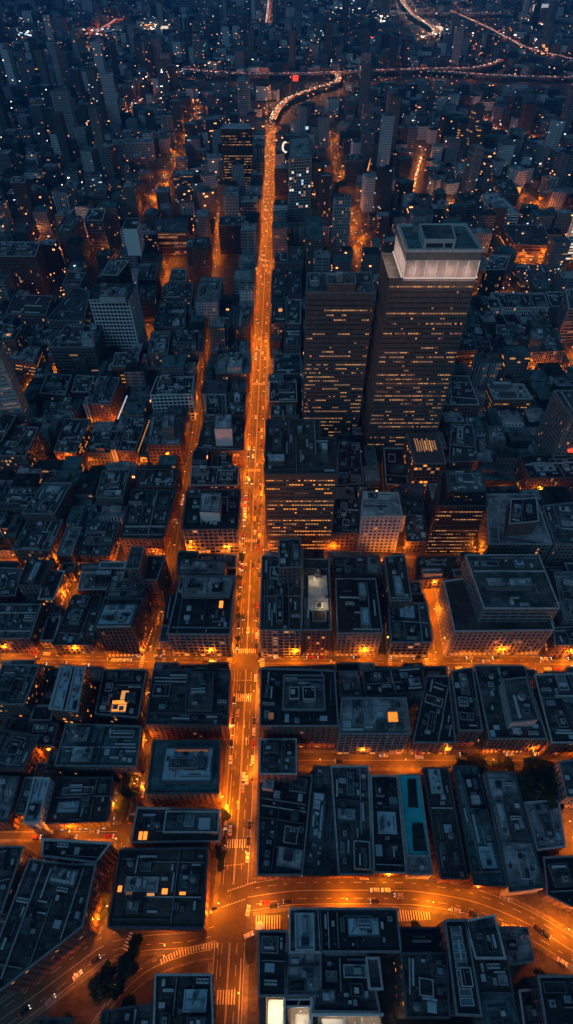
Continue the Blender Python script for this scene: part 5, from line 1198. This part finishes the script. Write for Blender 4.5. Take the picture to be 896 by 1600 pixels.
lamps('curved_street', 20, 12668); lamps('left_street', 23, 8262); lamps('second_street', 25, 2643); lamps('slanting_street', 30, 11456); lamps('distant_slanting_street', 60, 14871, det=False)
lamps('side_street', 21, 11566); lamps('back_lane', 17, 11566); lamps('edge_street', 22, 11566); lamps('sweeping_road', 21, 5550); lamps('lower_sweeping_road', 32, 1626)
lamps('alley', 20, 8262); lamps('wide_alley', 20, 11566); lamps('narrow_alley', 21, 6058); lamps('right_edge_street', 25, 12529); lamps('back_street', 25, 15422); lamps('right_back_street', 27, 12668)
lamps('slanted_back_street', 37, 19278, det=False); lamps('distant_right_street', 52, 10987, det=False); lamps('middle_right_street', 37, 10987, det=False); lamps('upper_back_street', 27, 19278, det=False)
for q, (P, w, z, sp, pw, col, label, cars) in enumerate(FAR):
    s = sp * .5; side = 1
    for i in range(len(P) - 1):
        a, b2 = Vector(P[i]), Vector(P[i + 1]); L_ = (b2 - a).length; d = (b2 - a) / L_; u = 0
        while s + (L_ - u) >= sp:
            u += sp - s; s = 0; c = a + d * u; nr = Vector((d.y, -d.x)) * side; side = -side; c2 = c + nr * (w / 2 - .8)
            put_lamp(c2.x, c2.y, math.atan2(-nr.y, -nr.x), 9000 * pw, col, 'far roads', False, z)
        s += L_ - u
# single lamps that light yards, corners and facades in the photo
for (x, y, e) in [(178, 1262, 5000), (20, 1420, 3000), (12, 1470, 3000), (108, 935, 5200), (118, 918, 4200), (96, 880, 4200), (665, 908, 7000), (672, 920, 5000), (875, 1290, 5200), (880, 1315, 5000), (748, 478, 8000), (742, 462, 6000), (152, 1195, 2600), (78, 1180, 4200), (203, 600, 5200), (355, 868, 4600), (372, 900, 3600), (148, 1285, 3000), (214, 1225, 2600), (228, 1165, 3600),
                  (352, 1150, 4200), (345, 1252, 3600), (70, 440, 5000), (300, 1585, 700), (180, 1540, 500), (845, 690, 2600), (780, 735, 2600), (880, 1050, 3000), (790, 455, 2500), (560, 1200, 0), (335, 350, 9000), (338, 400, 6000), (560, 790, 4200), (600, 770, 4600), (140, 1320, 2600), (168, 1420, 3600), (155, 1440, 3600), (445, 1435, 900), (690, 1425, 2600), (118, 1090, 3600), (128, 1060, 3600), (60, 1090, 3600), (70, 1060, 3600)]:
    if e: X, Y = W(x, y); put_lamp(X, Y, 0, e * 1.5, ORANGE, 'yards and corners of the blocks', False)
X, Y = W(72, 1262); put_lamp(X, Y, 1.2, 0, ORANGE, 'floodlit white wall', False)
for (x, y) in ((73, 1275), (77, 1250), (82, 1228)):
    X, Y = W(x, y, 9); lamp_light(None, X, Y, 9, 1500, (1, .78, .55), name='wall_floodlight')
# scattered lit corners of the middle distance
for _ in range(16):
    y = lr.uniform(560, 1900); half = 500 * (y * .676 + 243) / FP * .85; x = lr.uniform(-half, half)
    if not free(x, y, 3) : continue
    put_lamp(x, y, lr.random() * 6, 6000 * (y / 1000), (1, .27, .04), 'middle distance', False)

# past 300 lamps the farthest ones become one object, each keeping its place and its light
LAMPS.sort(key=lambda t: math.dist(t[0].location, (0, 0, CAM_H)))
lm = MB(); lmesh = ONE
for root, e, det_ in LAMPS[290:]:
    M_ = Matrix.Translation(root.location) @ Matrix.Rotation(root.rotation_euler.z, 4, 'Z'); i0 = len(lm.v)
    lm.v += [tuple(M_ @ v.co) for v in lmesh.vertices]; lm.f += [tuple(i0 + k for k in p.vertices) for p in lmesh.polygons]; lm.m += [p.material_index for p in lmesh.polygons]
    for c in list(root.children):
        if c.type == 'LIGHT':
            c.parent = None; c.location = M_ @ Vector((2.0, 0, 8.6))
        else: bpy.data.objects.remove(c)
    bpy.data.objects.remove(root)
tag(link('distant_street_lamps', lm.mesh('distant_street_lamps', ['metal_dark', 'lamp_glow'])), 'tiny orange street lamps lining the far roads of the city', 'street lamps', kind='stuff')

# ------------------------------------------------------------------ cars
def car_meshes(body):
    b_ = MB(); b_.box((0, 0, .62), (4.3, 1.78, .56), bottom=True); b_.box((-.15, 0, .95), (3.9, 1.62, .14)); b_.box((-.2, 0, 1.42), (1.7, 1.36, .06), bottom=True)
    i = len(b_.v) - 8
    return b_.mesh('body', [body])
b_ = MB(); P0 = [(-1.35, -.78, 1.0), (1.05, -.78, 1.0), (1.05, .78, 1.0), (-1.35, .78, 1.0)]; P1 = [(-1.05, -.66, 1.4), (.6, -.66, 1.4), (.6, .66, 1.4), (-1.05, .66, 1.4)]
for k in range(4): j = (k + 1) % 4; b_.face([P0[k], P0[j], P1[j], P1[k]])
b_.face(P1); CABIN = b_.mesh('windows_glass', ['glazing'])
b_ = MB(); b_.tube((0, -.12, 0), (0, .12, 0), .33, .33, 10); b_.f.append(tuple(reversed(range(10)))); b_.m.append(0); WHEEL = b_.mesh('wheel', ['tyre'])
b_ = MB(); b_.box((0, 0, 0), (.1, .4, .2), bottom=True); HL = b_.mesh('headlight', ['head_glow']); b_ = MB(); b_.box((0, 0, 0), (.1, .4, .18), bottom=True); TL = b_.mesh('tail_light', ['tail_glow'])
BODY = {k: car_meshes(k) for k in ('car_white', 'car_dark', 'car_silver', 'car_red')}
def whole_car(k):
    m_ = MB(); m_.box((0, 0, .65), (4.3, 1.78, .7), mi=0, bottom=True); m_.box((-.15, 0, 1.2), (2.2, 1.5, .4), mi=1); m_.box((-.2, 0, 1.42), (1.8, 1.4, .05), mi=0)
    for s_ in (-.6, .6): m_.box((2.2, s_, .7), (.12, .45, .25), mi=2, bottom=True); m_.box((-2.2, s_, .75), (.12, .45, .2), mi=3, bottom=True)
    for x in (-1.4, 1.4): m_.box((x, 0, .3), (.6, 1.7, .5), mi=4)
    return m_.mesh('car', [k, 'glazing', 'head_glow', 'tail_glow', 'tyre'])
WHOLE = {k: whole_car(k) for k in BODY}
def put_car(x, y, ang, col, label, group=None, det=True, z=.05, glow=True):
    if det:
        root = empty('car', (x, y, z)); root.rotation_euler = (0, 0, ang)
        link('body', BODY[col], root); link('car_glass', CABIN, root)
        for sx in (-1.35, 1.35):
            for sy in (-.78, .78): link('wheel', WHEEL, root, (sx, sy, .33))
        for sy in (-.62, .62): link('headlight', HL, root, (2.17, sy, .68)); link('tail_light', TL, root, (-2.17, sy, .72))
    else: root = link('car', WHOLE[col], None, (x, y, z), ang)
    tag(root, label, 'car', group); return root
cn = {'car_white': 'white', 'car_dark': 'dark', 'car_silver': 'silver', 'car_red': 'red'}
UP, DN, RT, LF = R(90), R(-90), 0, R(180)
for (x, y, a, c, lb) in [(381, 1214, UP, 'car_white', 'left one of two white cars side by side on the avenue'), (386, 1219, UP, 'car_white', 'right one of two white cars side by side on the avenue'), (380, 1232, UP, 'car_silver', 'silver car just behind the two white cars on the avenue'),
        (360, 1298, UP, 'car_white', 'pale car waiting at the avenue crosswalk left lane'), (388, 1423, R(80), 'car_white', 'white car turning at the foot of the avenue'), (389, 1461, R(20), 'car_white', 'white car circling the small round plaza'),
        (586, 1391, LF, 'car_white', 'white car leading the pair on the curved street'), (603, 1391, LF, 'car_white', 'white car following the pair on the curved street'), (586, 1409, LF, 'car_dark', 'dark car with bright lights at the lower kerb of the curved street'),
        (569, 1372, RT, 'car_white', 'white car parked at the upper kerb of the curved street'), (450, 1409, LF, 'car_dark', 'dark car in the lower lane of the curved street'), (415, 1411, LF, 'car_red', 'small reddish car near the corner of the curved street'), (623, 1399, LF, 'car_silver', 'silver car in the turning lane of the curved street'),
        (840, 1451, R(-38), 'car_dark', 'first dark car on the bend of the curved street'), (852, 1459, R(-40), 'car_dark', 'second dark car on the bend of the curved street'), (878, 1503, R(-30), 'car_white', 'white car with headlights at the end of the bend'), (788, 1404, R(-22), 'car_silver', 'silver car entering the bend of the curved street'),
        (122, 1524, R(40), 'car_white', 'white car on the sweeping road'), (80, 1562, R(40), 'car_silver', 'silver car at the lower end of the sweeping road'), (40, 1580, R(40), 'car_dark', 'dark car at the lower left end of the sweeping road'), (150, 1500, R(35), 'car_dark', 'dark car halfway along the sweeping road'),
        (223, 1230, UP, 'car_white', 'white van like car beside the square glass roofed block'), (224, 1240, UP, 'car_silver', 'silver car beside the square glass roofed block'), (383, 1090, RT, 'car_white', 'white car stopped across the avenue crosswalk'), (372, 1115, UP, 'car_silver', 'silver car below the main crossing'),
        (388, 985, DN, 'car_white', 'white car above the main crossing'), (381, 965, DN, 'car_dark', 'dark car above the main crossing'), (322, 1034, RT, 'car_dark', 'dark car on the cross street left of the avenue'), (333, 1034, RT, 'car_silver', 'silver car on the cross street left of the avenue'), (180, 1032, RT, 'car_white', 'white car at the foot of the brick tower'), (190, 1032, RT, 'car_white', 'second white car from the left at the foot of the brick tower'), (201, 1032, RT, 'car_white', 'right white car at the foot of the brick tower'),
        (247, 1026, RT, 'car_silver', 'silver car at the second street crossing'), (257, 1019, UP, 'car_white', 'white car on the second street near the crossing'), (248, 970, R(100), 'car_silver', 'silver car parked beside the brick tower'), (287, 778, DN, 'car_white', 'bright car on the second street'), (285, 786, DN, 'car_white', 'bright car following on the second street'), (277, 815, DN, 'car_silver', 'silver car further down the second street'),
        (100, 1036, RT, 'car_silver', 'silver car near the left end of the cross street'), (60, 1030, LF, 'car_dark', 'dark car near the left end of the cross street'), (148, 1300, RT, 'car_silver', 'silver car on the left street'), (114, 1308, RT, 'car_dark', 'dark car on the left street'), (600, 1181, LF, 'car_white', 'white car on the lower cross street'), (655, 1184, RT, 'car_white', 'long white car on the lower cross street'), (530, 1190, LF, 'car_dark', 'dark car on the lower cross street'), (760, 1034, LF, 'car_silver', 'silver car on the cross street below the department store'), (854, 1034, RT, 'car_silver', 'silver car near the right end of the cross street')]:
    X, Y = W(x, y); put_car(X, Y, a, c, lb)
crn = random.Random(8)
def parked(key, off, prob, y0, y1, gap=6.2, lab='', both=True):
    pts, w, pv = ST[key]; P = smooth(pts, gap)
    for i in range(len(P) - 1):
        a, b2 = P[i], P[i + 1]
        if a.y < y0 or a.y > y1 or crn.random() > prob: continue
        d = (b2 - a).normalized(); nr = Vector((d.y, -d.x)); c = a + nr * off; px = px_of(c.x, c.y)
        if not (0 < px[0] < 896 and 0 < px[1] < 1600) or not street_clear(tuple(c), 2, key, False): continue
        k = crn.choice(('car_dark', 'car_dark', 'car_silver', 'car_white', 'car_red'))
        put_car(c.x, c.y, math.atan2(d.y, d.x) + (math.pi if off < 0 else 0), k, f'small car parked at the kerb of the {lab}', f'cars parked along the {lab}', a.y < 130)
parked('avenue', 6.3, .5, 60, 400, lab='avenue, right side'); parked('avenue', -6.3, .45, 60, 400, lab='avenue, left side'); parked('cross_street', 3.6, .45, 0, 400, lab='main cross street'); parked('cross_street', -3.6, .3, 0, 400, lab='main cross street')
parked('curved_street', 5.3, .3, 0, 120, lab='curved street'); parked('lower_cross_street', -3.2, .35, 0, 200, lab='lower cross street'); parked('second_street', 2.2, .3, 60, 420, lab='second street'); parked('left_street', 2.4, .4, 0, 200, lab='left street')
# traffic further up the avenue
yv = 250.0
while yv < 1500:
    for lane, dr in ((-5.0, DN), (-1.9, DN), (1.9, UP), (5.0, UP)):
        if crn.random() < (.22 if yv < 700 else .5):
            q = min(av, key=lambda p: abs(p[1] - yv)); 
            xx = q[0] + lane + crn.uniform(-.3, .3)
            put_car(xx, yv + crn.uniform(-3, 3), dr, crn.choice(('car_dark', 'car_silver', 'car_white')), ('oncoming car with headlights on up the avenue' if dr == DN else 'car with red tail lights driving away up the avenue'), ('oncoming cars on the avenue' if dr == DN else 'cars driving away up the avenue'), False)
    yv += 11 if yv < 700 else 17
for key, n in (('middle_right_street', 14), ('distant_right_street', 14), ('distant_slanting_street', 14)):
    pts, w, pv = ST[key]; P = smooth(pts, 4)
    for _ in range(n):
        i = crn.randrange(len(P) - 1); d = (P[i + 1] - P[i]).normalized(); s_ = crn.choice((-1, 1)); c = P[i] + Vector((d.y, -d.x)) * s_ * 3
        put_car(c.x, c.y, math.atan2(d.y, d.x) + (math.pi if s_ < 0 else 0), 'car_silver', f'tiny car on the {key.replace("_", " ")}', f'cars on the {key.replace("_", " ")}', False)
# dense evening traffic on the far roads: too many to count
tm = MB()
for (P, w, z, sp, pw, col, label, cars) in FAR:
    for i in range(len(P) - 1):
        a, b2 = Vector(P[i]), Vector(P[i + 1]); L_ = (b2 - a).length; d = (b2 - a) / L_; an = math.atan2(d.y, d.x)
        for lane in (-.35, -.12, .12, .35):
            if w < 12 and abs(lane) > .2: continue
            u = crn.uniform(0, 20)
            while u < L_:
                c = a + d * u + Vector((d.y, -d.x)) * (lane * w); tm.box((c.x, c.y, z + .75), (4.4, 1.8, 1.3), an, 0)
                f = 1 if lane < 0 else -1
                # headlights towards oncoming side, tail lights the other way
                e = d * (2.3 * f); tm.box((c.x - e.x, c.y - e.y, z + .8), (.3, 1.5, .5), an, 1); tm.box((c.x + e.x, c.y + e.y, z + .8), (.3, 1.5, .5), an, 2)
                u += crn.uniform(12, 45)
tag(link('distant_traffic', tm.mesh('distant_traffic', ['car_silver', 'head_glow', 'tail_glow'])), 'streams of tiny cars with their lights on along the far roads', 'cars', kind='stuff')

# ------------------------------------------------------------------ trees
def crown_mesh(seed, R_, H_, n):
    r = random.Random(seed); mb = MB(); cl = []
    for _ in range(16):
        a = r.uniform(0, 6.28); q = r.uniform(0, .72) ** .6 * R_; cl.append((math.cos(a) * q, math.sin(a) * q, H_ * (.5 + .45 * r.random() * (1 - (q / R_) ** 2)) + 1, R_ * r.uniform(.28, .46)))
    for _ in range(n):
        c = r.choice(cl); v = Vector((r.gauss(0, 1), r.gauss(0, 1), r.gauss(0, 1))).normalized() * (c[3] * r.uniform(.55, 1.05)); p = Vector(c[:3]) + v; s_ = r.uniform(.16, .42)
        u = Vector((r.gauss(0, 1), r.gauss(0, 1), r.gauss(0, 1) * .5)).normalized(); t_ = u.orthogonal().normalized()
        mb.face([p - u * s_ - t_ * s_ * .6, p + u * s_ - t_ * s_ * .6, p + u * s_ + t_ * s_ * .6, p - u * s_ + t_ * s_ * .6])
    return mb.mesh('crown', ['leaf'])
def trunk_mesh(seed, H_, R_):
    r = random.Random(seed); mb = MB(); mb.tube((0, 0, 0), (.1, 0, H_ * .5), .28, .18, 8)
    for k in range(5):
        a = k * 1.26 + r.random(); mb.tube((.1, 0, H_ * (.3 + .05 * k)), (math.cos(a) * R_ * .55, math.sin(a) * R_ * .55, H_ * .75), .11, .04, 6)
    return mb.mesh('trunk', ['bark'])
CR = [(crown_mesh(i, 4.6, 9, 2600), trunk_mesh(i, 9, 4.6)) for i in range(3)]
def tree(x, y, s_, label, group=None):
    X, Y = W(x, y); root = empty('tree', (X, Y, 0)); k = crn.randrange(3); root.rotation_euler = (0, 0, crn.uniform(0, 6.28)); root.scale = (s_, s_, s_ * .95)
    link('trunk', CR[k][1], root); link('crown', CR[k][0], root); tag(root, label, 'tree', group)
tree(164, 1545, 1.15, 'leftmost big round tree in the plaza below the sweeping road'); tree(184, 1538, 1.1, 'second big round tree in the plaza, touching the leftmost one'); tree(176, 1520, .9, 'tree at the back of the pair of big round trees in the plaza'); tree(203, 1512, 1.0, 'middle tree of the row climbing right from the plaza pair'); tree(208, 1490, .85, 'slim tree in the middle of the sweeping road island'); tree(214, 1473, .7, 'topmost small tree of the sweeping road island')
tree(350, 1279, .75, 'round street tree on the left kerb of the avenue below the glass roofed block')
for (x, y, s_) in [(326, 1278, .5), (338, 1278, .45), (165, 1400, .8), (163, 1385, .7), (166, 1425, .6)]: tree(x, y, s_, 'small street tree in the gap beside the lower left roofs', 'small trees beside the lower left roofs')
for (x, y, s_) in [(202, 1232, .9), (206, 1216, .8), (196, 1250, .8), (190, 1266, .7), (210, 1240, .8)]: tree(x, y, s_, 'dark tree in the row beside the second street', 'trees beside the second street')
for (x, y, s_) in [(371, 955, .5), (372, 940, .5), (373, 925, .5), (372, 968, .5), (374, 907, .5), (377, 876, .75), (346, 1335, .6), (345, 1345, .6), (347, 1355, .5), (344, 1322, .5), (372, 1000, .4)]: tree(x, y, s_, 'small street tree on the left kerb of the avenue', 'street trees on the left kerb of the avenue')
tr_ = random.Random(12)
pk = [(806, 1236, 1.3), (824, 1240, 1.4), (842, 1238, 1.4), (858, 1244, 1.3), (816, 1222, 1.3), (834, 1222, 1.5), (852, 1224, 1.4), (868, 1228, 1.2), (824, 1206, 1.2), (842, 1206, 1.3), (858, 1208, 1.2), (812, 1250, 1.0), (846, 1254, 1.2), (862, 1260, 1.0)]
for (x, y, s_) in pk: tree(x, y, s_, 'large dark tree in the park clump at the right, below the lower cross street', 'trees of the dark park')
for (x, y, s_) in [(716, 1200, .8), (748, 1202, .9), (738, 1196, .8), (776, 1200, .8), (790, 1200, .8), (755, 1193, .6)]: tree(x, y, s_, 'street tree on the lower kerb of the lower cross street', 'street trees of the lower cross street')
for (x, y, s_) in [(840, 1525, .6), (648, 1448, .5), (180, 1590, .7), (205, 1570, .7), (112, 1598, .7)]: tree(x, y, s_, 'small dark tree near the bottom edge', 'small trees near the bottom edge')

# small round plaza at the foot of the avenue, with a white kiosk
c = W(392, 1478); root = empty('traffic_island', (*c, 0)); tag(root, 'rounded planted island at the foot of the avenue', 'traffic island')
mb = MB(); isl = [(math.cos(a) * 2.9, math.sin(a) * 6.2 - 1) for a in [2 * math.pi * i / 24 for i in range(24)]]; mb.prism(isl, 0, .3); link('kerb', mb.mesh('kerb', ['coping_dark']), root)
mb = MB(); mb.prism(offset(isl, -.35), .3, .45); link('bed', mb.mesh('bed', ['roof_dark']), root)
c = W(406, 1446, 5); root = empty('kiosk', (*c, 0)); tag(root, 'round white kiosk beside the car park at the foot of the avenue', 'kiosk')
mb = MB(); mb.tube((0, 0, 0), (0, 0, 3), 1.3, 1.3, 16); link('wall', mb.mesh('wall', ['white_stone']), root); mb = MB(); mb.tube((0, 0, 3), (0, 0, 3.5), 1.9, 1.5, 16); mb.tube((0, 0, 3.5), (0, 0, 4), .5, .1, 10); link('roof', mb.mesh('roof', ['white_stone']), root)
# hoarding line left of the bottom complex: low wall with lit edge
mb = MB(); a = Vector(W(374, 1600)); b2 = Vector(W(376, 1498)); mb.box(((a.x + b2.x) / 2, (a.y + b2.y) / 2, .8), (.4, (b2 - a).length, 1.6)); o = link('wall', mb.mesh('low_wall', ['pale_concrete'])); o.name = 'low_wall'; tag(o, 'long low pale wall along the foot of the avenue at the bottom edge', 'wall')

# ------------------------------------------------------------------ the air between us and the far city
if HAZE > 0:
    mb = MB(); mb.box((0, 4900, 171.5), (14200, 12400, 345), 0, 0, True)
    me = mb.mesh('haze', []); m = bpy.data.materials.new('haze'); m.use_nodes = True; t = m.node_tree; t.nodes.clear()
    v = t.nodes.new('ShaderNodeVolumePrincipled'); v.inputs['Color'].default_value = (.015, .36, .9, 1); v.inputs['Density'].default_value = HAZE
    out = t.nodes.new('ShaderNodeOutputMaterial'); t.links.new(v.outputs[0], out.inputs['Volume']); me.materials.append(m)
    o = link('haze', me); o['kind'] = 'stuff'; tag(o, 'thin blue evening haze over the whole city', 'haze')
print('BUILDINGS', NB[0], 'LAMPS', NL[0], 'OBJECTS', len(bpy.data.objects), 'DUP LABELS', sum(len(v) > 1 for v in LABELS.values()))
